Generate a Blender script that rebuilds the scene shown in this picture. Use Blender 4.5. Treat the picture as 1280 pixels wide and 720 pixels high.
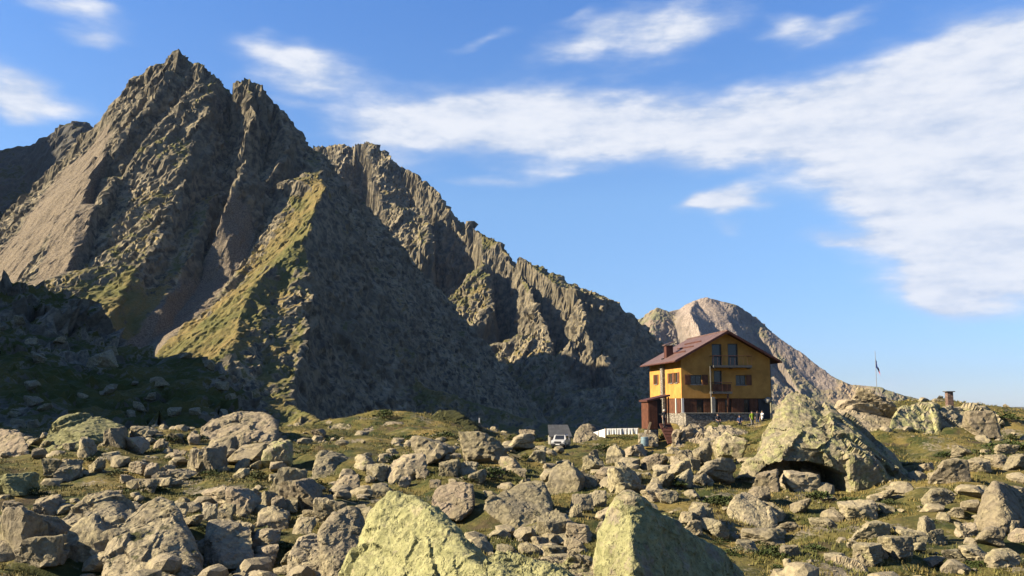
import bpy, bmesh, math, random
import numpy as np
from mathutils import Vector, Matrix

# ------------------------------------------------------------------ camera, sky, sun, exposure
for o in list(bpy.data.objects):
    bpy.data.objects.remove(o, do_unlink=True)
S = bpy.context.scene
COL = S.collection
F_PX = 1108.0                      # focal length in pixels of a 1280 wide frame
PITCH = math.atan(145.0 / F_PX)    # the eye-level line lies 145 px below the centre
cam_d = bpy.data.cameras.new("camera")
cam_d.sensor_width = 36.0
cam_d.lens = 36.0 * F_PX / 1280.0
cam_d.clip_start = 0.1
cam_d.clip_end = 40000.0
cam = bpy.data.objects.new("camera", cam_d)
cam.rotation_euler = (math.pi / 2 + PITCH, 0, 0)
COL.objects.link(cam)
S.camera = cam

SUN_AZ = math.radians(11.5)        # the sun stands to the left, a little behind the eye
SUN_EL = math.radians(29.0)
SUN_DIR = Vector((-math.cos(SUN_AZ) * math.cos(SUN_EL), -math.sin(SUN_AZ) * math.cos(SUN_EL), math.sin(SUN_EL)))
sd = bpy.data.lights.new("sun", 'SUN')
sd.energy = 5.0
sd.angle = math.radians(0.53)
sd.color = (1.0, 0.85, 0.61)
sun = bpy.data.objects.new("sun", sd)
sun.rotation_euler = SUN_DIR.to_track_quat('Z', 'Y').to_euler()
sun.location = (-60, -30, 80)
COL.objects.link(sun)

S.view_settings.view_transform = 'Standard'
S.view_settings.look = 'None'
S.view_settings.gamma = 1.0
S.view_settings.exposure = 2.0
S.view_settings.use_curve_mapping = False
S.render.engine = 'CYCLES'
S.cycles.max_bounces = 5
S.cycles.diffuse_bounces = 3
S.cycles.glossy_bounces = 2
S.cycles.transparent_max_bounces = 8
S.cycles.volume_bounces = 0
S.cycles.use_denoising = True


class NT:
    """small helper that writes node trees"""
    def __init__(self, tree):
        self.t = tree
        self.n = tree.nodes
        self.l = tree.links

    def node(self, kind, **kw):
        nd = self.n.new(kind)
        for k, v in kw.items():
            setattr(nd, k, v)
        return nd

    def put(self, sock, v):
        if isinstance(v, bpy.types.NodeSocket):
            self.l.new(v, sock)
        else:
            if hasattr(sock.default_value, '__len__') and not hasattr(v, '__len__'):
                v = [v] * len(sock.default_value)
            elif hasattr(sock.default_value, '__len__') and len(sock.default_value) == 4 and len(v) == 3:
                v = (*v, 1.0)
            sock.default_value = v

    def m(self, op, a, b=None, c=None, clamp=False):
        nd = self.node('ShaderNodeMath', operation=op, use_clamp=clamp)
        self.put(nd.inputs[0], a)
        if b is not None:
            self.put(nd.inputs[1], b)
        if c is not None:
            self.put(nd.inputs[2], c)
        return nd.outputs[0]

    def vm(self, op, a, b=None, out=0):
        nd = self.node('ShaderNodeVectorMath', operation=op)
        self.put(nd.inputs[0], a)
        if b is not None:
            if op == 'SCALE':
                self.put(nd.inputs['Scale'], b)
            else:
                self.put(nd.inputs[1], b)
        return nd.outputs[out]

    def noise(self, vec, scale, detail=4.0, rough=0.55, dist=0.0, kind='FBM', lac=2.0, dims='3D'):
        nd = self.node('ShaderNodeTexNoise', noise_dimensions=dims, noise_type=kind)
        if vec is not None:
            self.put(nd.inputs['Vector'], vec)
        self.put(nd.inputs['Scale'], scale)
        self.put(nd.inputs['Detail'], detail)
        self.put(nd.inputs['Roughness'], rough)
        self.put(nd.inputs['Lacunarity'], lac)
        self.put(nd.inputs['Distortion'], dist)
        return nd.outputs[0]

    def voronoi(self, vec, scale, feature='F1', out=0, rand=1.0):
        nd = self.node('ShaderNodeTexVoronoi', feature=feature)
        self.put(nd.inputs['Vector'], vec)
        self.put(nd.inputs['Scale'], scale)
        self.put(nd.inputs['Randomness'], rand)
        return nd.outputs[out]

    def ramp(self, x, a, b, lo=0.0, hi=1.0, smooth=True):
        nd = self.node('ShaderNodeMapRange', interpolation_type='SMOOTHSTEP' if smooth else 'LINEAR', clamp=True)
        self.put(nd.inputs['Value'], x)
        self.put(nd.inputs['From Min'], a)
        self.put(nd.inputs['From Max'], b)
        self.put(nd.inputs['To Min'], lo)
        self.put(nd.inputs['To Max'], hi)
        return nd.outputs[0]

    def mix(self, f, a, b, blend='MIX'):
        nd = self.node('ShaderNodeMix', data_type='RGBA', blend_type=blend, clamp_factor=True)
        self.put(nd.inputs['Factor'], f)
        self.put(nd.inputs['A'], a) if False else None
        ins = [i for i in nd.inputs if i.type == 'RGBA']
        self.put(ins[0], a)
        self.put(ins[1], b)
        return [o for o in nd.outputs if o.type == 'RGBA'][0]

    def attr(self, name, out='Fac', kind='GEOMETRY'):
        nd = self.node('ShaderNodeAttribute', attribute_name=name, attribute_type=kind)
        return nd.outputs[out]

    def comb(self, x, y, z):
        nd = self.node('ShaderNodeCombineXYZ')
        self.put(nd.inputs[0], x); self.put(nd.inputs[1], y); self.put(nd.inputs[2], z)
        return nd.outputs[0]

    def sep(self, v):
        nd = self.node('ShaderNodeSeparateXYZ')
        self.put(nd.inputs[0], v)
        return nd.outputs


def pixdir(px, py):
    """direction (per metre forward) of a point of the 1280 x 720 frame"""
    u = (px - 640.0) / F_PX
    v = (360.0 - py) / F_PX
    return Vector((u, math.cos(PITCH) - v * math.sin(PITCH), math.sin(PITCH) + v * math.cos(PITCH)))


def at(px, py, Y):
    d = pixdir(px, py)
    return d * (Y / d.y)


# ---- the sky: Nishita sky with a layer of cloud, all in directions of the dome
W = bpy.data.worlds.new("World")
S.world = W
W.use_nodes = True
wn = NT(W.node_tree)
wn.n.clear()
w_out = wn.node('ShaderNodeOutputWorld')
w_bg = wn.node('ShaderNodeBackground')
sky = wn.node('ShaderNodeTexSky', sky_type='NISHITA')
sky.sun_disc = False
sky.sun_elevation = SUN_EL
# sky rotation is measured from +Y clockwise
sky.sun_rotation = math.atan2(SUN_DIR.x, SUN_DIR.y)
sky.altitude = 1000.0
sky.air_density = 1.0
sky.dust_density = 0.3
sky.ozone_density = 6.0
tc = wn.node('ShaderNodeTexCoord')
D = tc.outputs['Generated']
dx, dy, dz = wn.sep(D)
az = wn.m('ARCTAN2', dx, dy)                      # radians right of straight ahead
el = wn.m('ARCSINE', dz)


def dirang(px, py):
    d = pixdir(px, py).normalized()
    return math.atan2(d.x, d.y), math.asin(d.z)


# cloud plane coordinates: a flat layer overhead, streaks run across
cz = wn.m('MAXIMUM', wn.m('ADD', dz, 0.12), 0.03)
cpx = wn.m('DIVIDE', dx, cz)
cpy = wn.m('DIVIDE', dy, cz)
cp = wn.comb(cpx, cpy, 0.0)
ang = wn.comb(az, wn.m('MULTIPLY', el, 2.6), 0.0)
warp = wn.noise(ang, 5.0, 3, 0.6)
warp2 = wn.noise(wn.vm('ADD', ang, (7.3, 1.9, 4.1)), 5.0, 3, 0.6)
azw = wn.m('ADD', az, wn.m('MULTIPLY', wn.m('SUBTRACT', warp, 0.5), 0.13))
elw = wn.m('ADD', el, wn.m('MULTIPLY', wn.m('SUBTRACT', warp2, 0.5), 0.075))
CLOUDS = [  # px, py, half width, half height, tilt (deg, + climbs to the right), weight
    (560, 152, 160, 36, 0, .66), (690, 150, 180, 44, -3, .70), (850, 162, 150, 40, 4, .62),
    (1000, 158, 130, 34, 6, .74), (1145, 185, 118, 72, -10, 1.0), (1200, 150, 150, 75, 8, 1.0),
    (1250, 90, 120, 55, 10, .9), (1190, 95, 80, 26, 6, .6), (1205, 250, 104, 76, -20, 1.05), (1240, 240, 120, 110, 0, 1.1),
    (1210, 320, 70, 60, -40, .8), (1195, 372, 40, 26, 20, .55), (1055, 288, 50, 11, 3, .42), (1390, 180, 200, 140, 0, 1.1),
    (912, 254, 58, 17, 12, .85), (885, 263, 36, 13, 5, .55), (925, 287, 24, 7, 0, .3),
    (378, 74, 78, 26, -4, .62), (365, 100, 62, 14, 3, .36), (345, 52, 56, 15, 2, .45),
    (20, 112, 45, 28, -8, .62), (60, 138, 70, 18, 4, .42), (25, 145, 28, 14, 0, .42),
    (95, 8, 60, 20, 0, .6), (115, 46, 46, 13, 8, .55), (590, 46, 50, 9, 12, .34),
    (735, 46, 74, 20, 12, .62), (850, 40, 84, 26, 10, .72), (1040, 45, 62, 14, 14, .58), (985, 42, 34, 16, 14, .55),
    (610, 228, 80, 9, 0, .34), (700, 214, 50, 9, 0, .28), (500, 175, 50, 18, 0, .4), (480, 205, 60, 12, 0, .3),
    (1110, 475, 60, 14, 0, .3), (355, 130, 30, 10, 0, .2), (720, 20, 40, 9, 10, .3),
    (-120, 80, 130, 40, 5, .7), (-330, 160, 150, 30, 0, .6), (1600, 330, 160, 50, 0, .7), (1700, 90, 220, 70, 0, .9),
]
tot = None
aw = wn.comb(azw, elw, 0.0)
for (px, py, hw, hh, tilt, wgt) in CLOUDS:
    a0, e0 = dirang(px, py)
    a1, e1 = dirang(px + 1, py)
    a2, e2 = dirang(px, py - 1)
    sx = max(1e-4, (a1 - a0)) * hw
    sy = max(1e-4, (e2 - e0)) * hh
    v = aw
    if abs(tilt) > 7:
        mp = wn.node('ShaderNodeMapping', vector_type='TEXTURE')
        mp.inputs['Location'].default_value = (a0, e0, 0)
        mp.inputs['Rotation'].default_value = (0, 0, math.radians(tilt))
        mp.inputs['Scale'].default_value = (sx, sy, 1)
        wn.l.new(aw, mp.inputs['Vector'])
        v = mp.outputs[0]
    else:
        nd = wn.node('ShaderNodeVectorMath', operation='MULTIPLY_ADD')
        wn.l.new(aw, nd.inputs[0])
        nd.inputs[1].default_value = (1 / sx, 1 / sy, 0)
        nd.inputs[2].default_value = (-a0 / sx, -e0 / sy, 0)
        v = nd.outputs[0]
    r2 = wn.vm('DOT_PRODUCT', v, v, out=1)
    g = wn.m('POWER', math.exp(-1.0), r2)
    tot = wn.m('MULTIPLY', g, wgt) if tot is None else wn.m('MULTIPLY_ADD', g, wgt, tot)
# clouds of the rest of the dome, so that the sky goes on behind the eye
rest = wn.noise(cp, 0.55, 2, 0.55)
back = wn.ramp(wn.m('ABSOLUTE', az), 0.95, 1.5)
tot = wn.m('ADD', tot, wn.m('MULTIPLY', wn.m('MULTIPLY', wn.ramp(rest, 0.5, 0.75), back), 0.5))
streak = wn.noise(wn.comb(wn.m('MULTIPLY', az, 9.0), wn.m('MULTIPLY', el, 30.0), 0.0), 1.0, 5, 0.62)
fine = wn.noise(wn.comb(wn.m('MULTIPLY', az, 30.0), wn.m('MULTIPLY', el, 60.0), 3.0), 1.0, 4, 0.6)
nz = wn.m('ADD', wn.m('MULTIPLY', wn.m('SUBTRACT', streak, 0.5), 1.15), wn.m('MULTIPLY', wn.m('SUBTRACT', fine, 0.5), 0.3))
dens = wn.m('MULTIPLY', wn.m('MINIMUM', tot, 1.28), wn.m('ADD', 1.0, wn.m('MULTIPLY', nz, 1.2)))
dens = wn.m('ADD', dens, wn.m('MULTIPLY', nz, 0.16))
cover = wn.ramp(dens, 0.08, 0.80)
cover = wn.m('MULTIPLY', cover, 0.97)
rampn = wn.node('ShaderNodeValToRGB')
wn.l.new(wn.m('MULTIPLY', wn.m('MAXIMUM', el, 0.0), 2.0), rampn.inputs[0])
er = rampn.color_ramp.elements
er[0].position, er[0].color = 0.06, (0.60, 0.60, 0.70, 1)
er[1].position, er[1].color = 0.92, (0.84, 1.02, 1.20, 1)
e2_ = er.new(0.45); e2_.color = (1.05, 1.02, 0.98, 1)
sky_gain = wn.vm('MULTIPLY', sky.outputs[0], rampn.outputs[0])
shade = wn.ramp(wn.m('ADD', wn.m('MULTIPLY', wn.m('MINIMUM', dens, 1.0), 0.30), wn.m('ADD', streak, wn.m('MULTIPLY', wn.m('SUBTRACT', fine, 0.5), 0.35))), 0.50, 0.95)
CLOUD_LO, CLOUD_HI = (2.9, 3.35, 4.2), (4.35, 4.5, 4.85)
cl_col = wn.mix(shade, CLOUD_LO, CLOUD_HI)
w_col = wn.mix(cover, sky_gain, cl_col)
wn.l.new(w_col, w_bg.inputs['Color'])
w_bg.inputs['Strength'].default_value = 0.05
wn.l.new(w_bg.outputs[0], w_out.inputs['Surface'])
W.cycles.sampling_method = 'MANUAL'
W.cycles.sample_map_resolution = 512

# ------------------------------------------------------------------ helpers
RNG = np.random.default_rng(7)
random.seed(11)


def _hash(ix, iy, iz, seed):
    h = (ix.astype(np.uint32) * np.uint32(374761393) + iy.astype(np.uint32) * np.uint32(668265263)
         + iz.astype(np.uint32) * np.uint32(2147483647 - 58) + np.uint32((seed * 974634777) & 0xffffffff))
    h ^= h >> np.uint32(13)
    h *= np.uint32(1274126177)
    h ^= h >> np.uint32(16)
    h *= np.uint32(2246822519)
    h ^= h >> np.uint32(15)
    return h


_G = np.array([(1, 1, 0), (-1, 1, 0), (1, -1, 0), (-1, -1, 0), (1, 0, 1), (-1, 0, 1), (1, 0, -1), (-1, 0, -1),
               (0, 1, 1), (0, -1, 1), (0, 1, -1), (0, -1, -1), (1, 1, 0), (-1, 1, 0), (0, -1, 1), (0, -1, -1)], np.float32)


def perlin(x, y, z=None, seed=0):
    x = np.asarray(x, np.float32); y = np.asarray(y, np.float32)
    z = np.full_like(x, 0.37) if z is None else np.asarray(z, np.float32)
    fx, fy, fz = np.floor(x), np.floor(y), np.floor(z)
    ix, iy, iz = fx.astype(np.int32), fy.astype(np.int32), fz.astype(np.int32)
    x = x - fx; y = y - fy; z = z - fz
    u = x * x * x * (x * (x * 6 - 15) + 10)
    v = y * y * y * (y * (y * 6 - 15) + 10)
    w = z * z * z * (z * (z * 6 - 15) + 10)
    r = []
    for k in (0, 1):
        for j in (0, 1):
            for i in (0, 1):
                g = _G[(_hash(ix + i, iy + j, iz + k, seed) & np.uint32(15)).astype(np.int32)]
                r.append(g[..., 0] * (x - i) + g[..., 1] * (y - j) + g[..., 2] * (z - k))
    a = r[0] + u * (r[1] - r[0]); b = r[2] + u * (r[3] - r[2])
    c = r[4] + u * (r[5] - r[4]); d = r[6] + u * (r[7] - r[6])
    e = a + v * (b - a); f = c + v * (d - c)
    return e + w * (f - e)


def fbm(x, y, z=None, octv=4, seed=0, gain=0.5, lac=2.03):
    a, t = 1.0, 0.0
    for o in range(octv):
        k = lac ** o
        t = t + a * perlin(x * k, y * k, None if z is None else z * k, seed + o * 17)
        a *= gain
    return t


def ridged(x, y, z=None, octv=4, seed=0, gain=0.5, lac=2.07):
    """sharp crests, 0..~1"""
    a, t, n = 1.0, 0.0, 0.0
    for o in range(octv):
        k = lac ** o
        t = t + a * (1.0 - np.minimum(1.0, 1.6 * np.abs(perlin(x * k, y * k, None if z is None else z * k, seed + o * 31))))
        n += a
        a *= gain
    return t / n


def sstep(x, a, b):
    t = np.clip((x - a) / (b - a), 0, 1)
    return t * t * (3 - 2 * t)


def mesh_from(name, verts, faces, mat=None, smooth=False):
    me = bpy.data.meshes.new(name)
    verts = np.asarray(verts, np.float32)
    faces = np.asarray(faces, np.int32)
    me.vertices.add(len(verts))
    me.vertices.foreach_set('co', verts.ravel())
    k = faces.shape[1]
    me.loops.add(len(faces) * k)
    me.loops.foreach_set('vertex_index', faces.ravel())
    me.polygons.add(len(faces))
    me.polygons.foreach_set('loop_start', np.arange(0, len(faces) * k, k, dtype=np.int32))
    try:
        me.polygons.foreach_set('loop_total', np.full(len(faces), k, np.int32))
    except Exception:
        pass
    me.update(calc_edges=True)
    me.polygons.foreach_set('use_smooth', np.full(len(faces), bool(smooth)))
    if mat is not None:
        me.materials.append(mat)
    return me


def add_attr(me, name, vals):
    a = me.attributes.new(name, 'FLOAT', 'POINT')
    a.data.foreach_set('value', np.asarray(vals, np.float32).ravel())


def link(name, me, parent=None, loc=None):
    o = bpy.data.objects.new(name, me)
    COL.objects.link(o)
    if parent is not None:
        o.parent = parent
    if loc is not None:
        o.location = loc
    return o


def tag(o, label=None, cat=None, group=None, kind=None):
    if label: o['label'] = label
    if cat: o['category'] = cat
    if group: o['group'] = group
    if kind: o['kind'] = kind
    return o


def empty(name, loc=(0, 0, 0), rz=0.0):
    o = bpy.data.objects.new(name, None)
    o.empty_display_size = 0.3
    o.location = loc
    o.rotation_euler = (0, 0, rz)
    COL.objects.link(o)
    return o


def grid_faces(nx, ny):
    i = np.arange(nx * ny).reshape(ny, nx)
    return np.stack([i[:-1, :-1], i[:-1, 1:], i[1:, 1:], i[1:, :-1]], -1).reshape(-1, 4)


def new_mat(name):
    m = bpy.data.materials.new(name)
    m.use_nodes = True
    nt = NT(m.node_tree)
    nt.n.clear()
    out = nt.node('ShaderNodeOutputMaterial')
    bs = nt.node('ShaderNodeBsdfPrincipled')
    bs.inputs['Roughness'].default_value = 0.95
    bs.inputs['Specular IOR Level'].default_value = 0.15
    nt.l.new(bs.outputs[0], out.inputs['Surface'])
    return m, nt, bs


def bump(nt, bs, h, strength, dist):
    b = nt.node('ShaderNodeBump')
    b.inputs['Strength'].default_value = strength
    b.inputs['Distance'].default_value = dist
    nt.l.new(h, b.inputs['Height'])
    nt.l.new(b.outputs[0], bs.inputs['Normal'])


# ------------------------------------------------------------------ mountains
def mountain_material(name, rock_a, rock_b, grass, scree, k=1.0, warm=(0.20, 0.15, 0.09)):
    m, nt, bs = new_mat(name)
    P = nt.node('ShaderNodeNewGeometry').outputs['Position']
    n1 = nt.noise(P, 0.012 / k, 6, 0.6)
    n2 = nt.noise(P, 0.09 / k, 6, 0.62)
    n3 = nt.noise(P, 0.5 / k, 4, 0.6)
    col = nt.mix(nt.ramp(n2, 0.36, 0.64), rock_a, rock_b)
    col = nt.mix(nt.ramp(n1, 0.45, 0.66, 0, 0.7), col, warm)
    col = nt.mix(nt.ramp(nt.m('ADD', nt.attr('steep'), nt.m('MULTIPLY', nt.m('SUBTRACT', n2, 0.5), 0.9)), 0.40, 1.0, 0, 0.5), col, tuple(c * 0.75 for c in rock_a))  # steeper rock coloured darker, deepens the shade of the walls
    gm = nt.attr('grass')
    gmn = nt.ramp(nt.m('ADD', gm, nt.m('MULTIPLY', nt.m('SUBTRACT', n2, 0.5), 2.4)), 0.35, 0.65)
    gcol = nt.mix(nt.ramp(n3, 0.35, 0.65), grass, tuple(c * f for c, f in zip(grass, (1.5, 1.32, 1.25))))
    gcol = nt.mix(nt.ramp(n1, 0.35, 0.6), gcol, tuple(c * f for c, f in zip(grass, (0.7, 0.85, 0.7))))
    col = nt.mix(gmn, col, gcol)
    sm = nt.attr('scree')
    smn = nt.ramp(nt.m('ADD', sm, nt.m('MULTIPLY', nt.m('SUBTRACT', n2, 0.5), 1.1)), 0.35, 0.65)
    scol = nt.mix(nt.ramp(n3, 0.35, 0.65), tuple(c * 0.62 for c in scree), tuple(min(1, c * 1.3) for c in scree))
    col = nt.mix(smn, col, scol)
    v = nt.noise(P, 0.9 / k, 3, 0.7)
    col = nt.mix(nt.ramp(v, 0.3, 0.7, 0.0, 0.5), col, nt.vm('SCALE', col, 0.55))
    nt.l.new(col, bs.inputs['Base Color'])
    h = nt.m('ADD', nt.m('MULTIPLY', nt.noise(P, 0.11 / k, 8, 0.66, kind='RIDGED_MULTIFRACTAL'), 1.0), nt.m('MULTIPLY', n3, 0.5))
    bump(nt, bs, h, 0.8, 1.8 * k)
    return m


def facet_noise(x, y, z, seed=0):
    """angular rock: every cell of a solid Voronoi pattern is a tilted plane"""
    x = np.asarray(x, np.float32); y = np.asarray(y, np.float32); z = np.asarray(z, np.float32)
    fx, fy, fz = np.floor(x), np.floor(y), np.floor(z)
    ix, iy, iz = fx.astype(np.int32), fy.astype(np.int32), fz.astype(np.int32)
    best = np.full(x.shape, 9e9, np.float32)
    val = np.zeros_like(x)
    for k in (-1, 0, 1):
        for j in (-1, 0, 1):
            for i in (-1, 0, 1):
                h = _hash(ix + i, iy + j, iz + k, seed)
                ox = (h & np.uint32(1023)).astype(np.float32) / 1023.0
                oy = ((h >> np.uint32(10)) & np.uint32(1023)).astype(np.float32) / 1023.0
                oz = ((h >> np.uint32(20)) & np.uint32(1023)).astype(np.float32) / 1023.0
                rx = x - fx - i - ox; ry = y - fy - j - oy; rz = z - fz - k - oz
                d = rx * rx + ry * ry + rz * rz
                h2 = h * np.uint32(2654435761)
                gx = ((h2 >> np.uint32(3)) & np.uint32(255)).astype(np.float32) / 127.5 - 1
                gy = ((h2 >> np.uint32(11)) & np.uint32(255)).astype(np.float32) / 127.5 - 1
                gz = ((h2 >> np.uint32(19)) & np.uint32(255)).astype(np.float32) / 127.5 - 1
                v = gx * rx + gy * ry + gz * rz + 0.35 * gx
                m = d < best
                best = np.where(m, d, best)
                val = np.where(m, v, val)
    return val


def tin_height(X, Y, lines, floor, extra=()):
    """height between crest and gully lines: the lines are edges of a triangle network"""
    from mathutils.geometry import delaunay_2d_cdt
    pts, edges, key = [], [], {}

    def vid(p):
        k = (round(p[0], 1), round(p[1], 1))
        if k not in key:
            key[k] = len(pts)
            pts.append(tuple(p))
        return key[k]
    for ln in lines:
        ids = [vid(at(*p)) for p in ln]
        edges += [(a, b) for a, b in zip(ids[:-1], ids[1:]) if a != b]
    for p in extra:
        vid(p)
    vo, eo, fo, ov, oe, of = delaunay_2d_cdt([Vector(p[:2]) for p in pts], edges, [], 0, 0.01)
    vz = []
    for v, src in zip(vo, ov):
        if src:
            vz.append(pts[src[0]][2])
        else:          # two lines cross: take the nearest given points
            dd = sorted(((v.x - p[0]) ** 2 + (v.y - p[1]) ** 2, p[2]) for p in pts)[:2]
            w = [1 / (math.sqrt(d) + 1e-3) for d, _ in dd]
            vz.append(sum(a * z for a, (_, z) in zip(w, dd)) / sum(w))
    H = np.full(X.shape, floor, np.float32)
    x0, y0 = X[0, 0], Y[0, 0]
    sx, sy = X[0, 1] - X[0, 0], Y[1, 0] - Y[0, 0]
    ny, nx = X.shape
    for f in fo:
        for t in range(1, len(f) - 1):
            a, b, c = f[0], f[t], f[t + 1]
            (ax, ay), (bx, by), (cx, cy) = vo[a], vo[b], vo[c]
            i0 = max(0, int((min(ax, bx, cx) - x0) / sx)); i1 = min(nx, int((max(ax, bx, cx) - x0) / sx) + 2)
            j0 = max(0, int((min(ay, by, cy) - y0) / sy)); j1 = min(ny, int((max(ay, by, cy) - y0) / sy) + 2)
            if i0 >= i1 or j0 >= j1:
                continue
            gx, gy = X[j0:j1, i0:i1], Y[j0:j1, i0:i1]
            det = (by - cy) * (ax - cx) + (cx - bx) * (ay - cy)
            if abs(det) < 1e-6:
                continue
            l1 = ((by - cy) * (gx - cx) + (cx - bx) * (gy - cy)) / det
            l2 = ((cy - ay) * (gx - cx) + (ax - cx) * (gy - cy)) / det
            l3 = 1 - l1 - l2
            m = (l1 >= -1e-4) & (l2 >= -1e-4) & (l3 >= -1e-4)
            z = l1 * vz[a] + l2 * vz[b] + l3 * vz[c]
            sub = H[j0:j1, i0:i1]
            sub[m] = np.maximum(z[m], floor)
    return H


def blur(H, n):
    for _ in range(n):
        P = np.pad(H, 1, mode='edge')
        H = (P[:-2, 1:-1] + P[2:, 1:-1] + P[1:-1, :-2] + P[1:-1, 2:] + 2 * P[1:-1, 1:-1]) / 6.0
    return H


def zone(X, Y, spec):
    s = np.zeros_like(X)
    for (p, r, w) in spec or ():
        P = [np.array(at(*q)) for q in p]
        for a, b in zip(P[:-1], P[1:]):
            ex, ey = b[0] - a[0], b[1] - a[1]
            t = np.clip(((X - a[0]) * ex + (Y - a[1]) * ey) / (ex * ex + ey * ey + 1e-6), 0, 1)
            d = np.hypot(X - a[0] - t * ex, Y - a[1] - t * ey)
            s = np.maximum(s, w * (1 - sstep(d, r * 0.45, r)))
    return s


def build_mountain(name, xr, yr, step, lines, floor, mat, amp, wl, seed, extra=(), scree=None, soft=None, warp_amp=9.0,
                   grass_bias=0.0, lean=(0.42, 0.6, 1.0), gully=1.0, crag=1.0, rnd=0, stretch=0.86):
    nx = int((xr[1] - xr[0]) / step) + 1
    ny = int((yr[1] - yr[0]) / step) + 1
    X, Y = np.meshgrid(np.linspace(*xr, nx, dtype=np.float32), np.linspace(*yr, ny, dtype=np.float32))
    H = blur(tin_height(X, Y, lines, floor, extra), rnd)
    wx = fbm(X / wl, Y / wl, octv=4, seed=seed + 1) * warp_amp
    wy = fbm(X / wl, Y / wl, octv=4, seed=seed + 2) * warp_amp
    fi = np.clip((X + wx - xr[0]) / (xr[1] - xr[0]) * (nx - 1), 0, nx - 1.001)
    fj = np.clip((Y + wy - yr[0]) / (yr[1] - yr[0]) * (ny - 1), 0, ny - 1.001)
    ii, jj = fi.astype(int), fj.astype(int)
    u, v = fi - ii, fj - jj
    H = (H[jj, ii] * (1 - u) + H[jj, ii + 1] * u) * (1 - v) + (H[jj + 1, ii] * (1 - u) + H[jj + 1, ii + 1] * u) * v
    H = H.astype(np.float32)
    sc = zone(X, Y, scree)
    sf = zone(X, Y, soft)
    rough = (1 - 0.85 * sc) * (1 - 0.5 * sf)
    dxs, dys = (xr[1] - xr[0]) / (nx - 1), (yr[1] - yr[0]) / (ny - 1)
    Hs = blur(H, 6)
    gy, gx = np.gradient(Hs, dys, dxs)
    slope = np.hypot(gx, gy)
    inv = 1.0 / np.sqrt(1 + slope ** 2)
    N = np.stack([-gx * inv, -gy * inv, inv], -1)
    low = sstep(H, floor + 3, floor + 60)
    # beds and crags lean with the strata: noise stretched along one direction in space
    L = np.array(lean) / np.linalg.norm(lean)
    along = X * L[0] + Y * L[1] + H * L[2]
    def lean_xyz(k):
        return X - L[0] * along * k, Y - L[1] * along * k, H - L[2] * along * k
    px, py, pz = lean_xyz(stretch)
    q = 0.5 * wl
    jx = fbm(X / q, Y / q, H / q, octv=3, seed=seed + 33) * q * 0.22
    c0 = ridged((px + jx) / (wl * .85), (py + jx) / (wl * .85), pz / (wl * .85), octv=3, seed=seed + 20, gain=0.45) - 0.62
    c1 = facet_noise((px + jx) / (wl * .42), (py + jx) / (wl * .42), pz / (wl * .42), seed + 41)
    px, py, pz = lean_xyz(stretch - 0.16)
    c2 = facet_noise((px - jx) / (wl * .16), (py + jx) / (wl * .16), pz / (wl * .16), seed + 42)
    c3 = facet_noise(px / (wl * .075), py / (wl * .075), pz / (wl * .075), seed + 43)
    smo = fbm(X / (wl * 3.0), Y / (wl * 3.0), octv=3, seed=seed + 9)
    steep = sstep(slope, 0.3, 0.9)
    kk = amp * low * rough * (0.3 + 0.7 * steep)
    dsp = (c0 * 0.9 * gully + (c1 * 0.50 + c2 * 0.30 + c3 * 0.13) * crag) * kk
    V = np.stack([X, Y, H], -1) + N * dsp[..., None]
    me = mesh_from(name, V.reshape(-1, 3), grid_faces(nx, ny), mat, smooth=False)
    H2 = blur(V[..., 2], 1)
    gy, gx = np.gradient(H2, dys, dxs)
    sl2 = np.hypot(gx, gy)
    grass = np.clip(1.1 - sl2 * 0.62 + grass_bias + sf * 0.55 + 0.35 * smo, 0, 1) * (1 - sc)
    add_attr(me, 'grass', grass)
    add_attr(me, 'scree', sc)
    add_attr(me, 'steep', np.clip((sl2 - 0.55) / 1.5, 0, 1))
    o = link(name, me)
    tag(o, kind='structure')
    return o


ROCK_A, ROCK_B = (0.044, 0.041, 0.033), (0.300, 0.252, 0.165)
GRASS_M, SCREE_M = (0.108, 0.087, 0.034), (0.112, 0.091, 0.066)
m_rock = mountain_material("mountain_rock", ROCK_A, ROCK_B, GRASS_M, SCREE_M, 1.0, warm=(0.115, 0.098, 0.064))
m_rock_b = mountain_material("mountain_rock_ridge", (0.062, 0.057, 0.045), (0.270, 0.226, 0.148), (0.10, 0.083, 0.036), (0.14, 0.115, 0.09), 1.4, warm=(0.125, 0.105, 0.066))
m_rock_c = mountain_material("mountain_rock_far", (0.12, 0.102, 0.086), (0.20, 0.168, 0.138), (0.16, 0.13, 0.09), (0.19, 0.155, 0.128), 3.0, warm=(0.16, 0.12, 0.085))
m_rock_d = mountain_material("mountain_rock_dark", (0.045, 0.045, 0.042), (0.09, 0.082, 0.07), (0.05, 0.046, 0.018), (0.10, 0.085, 0.065), 1.4, warm=(0.07, 0.06, 0.04))

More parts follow.
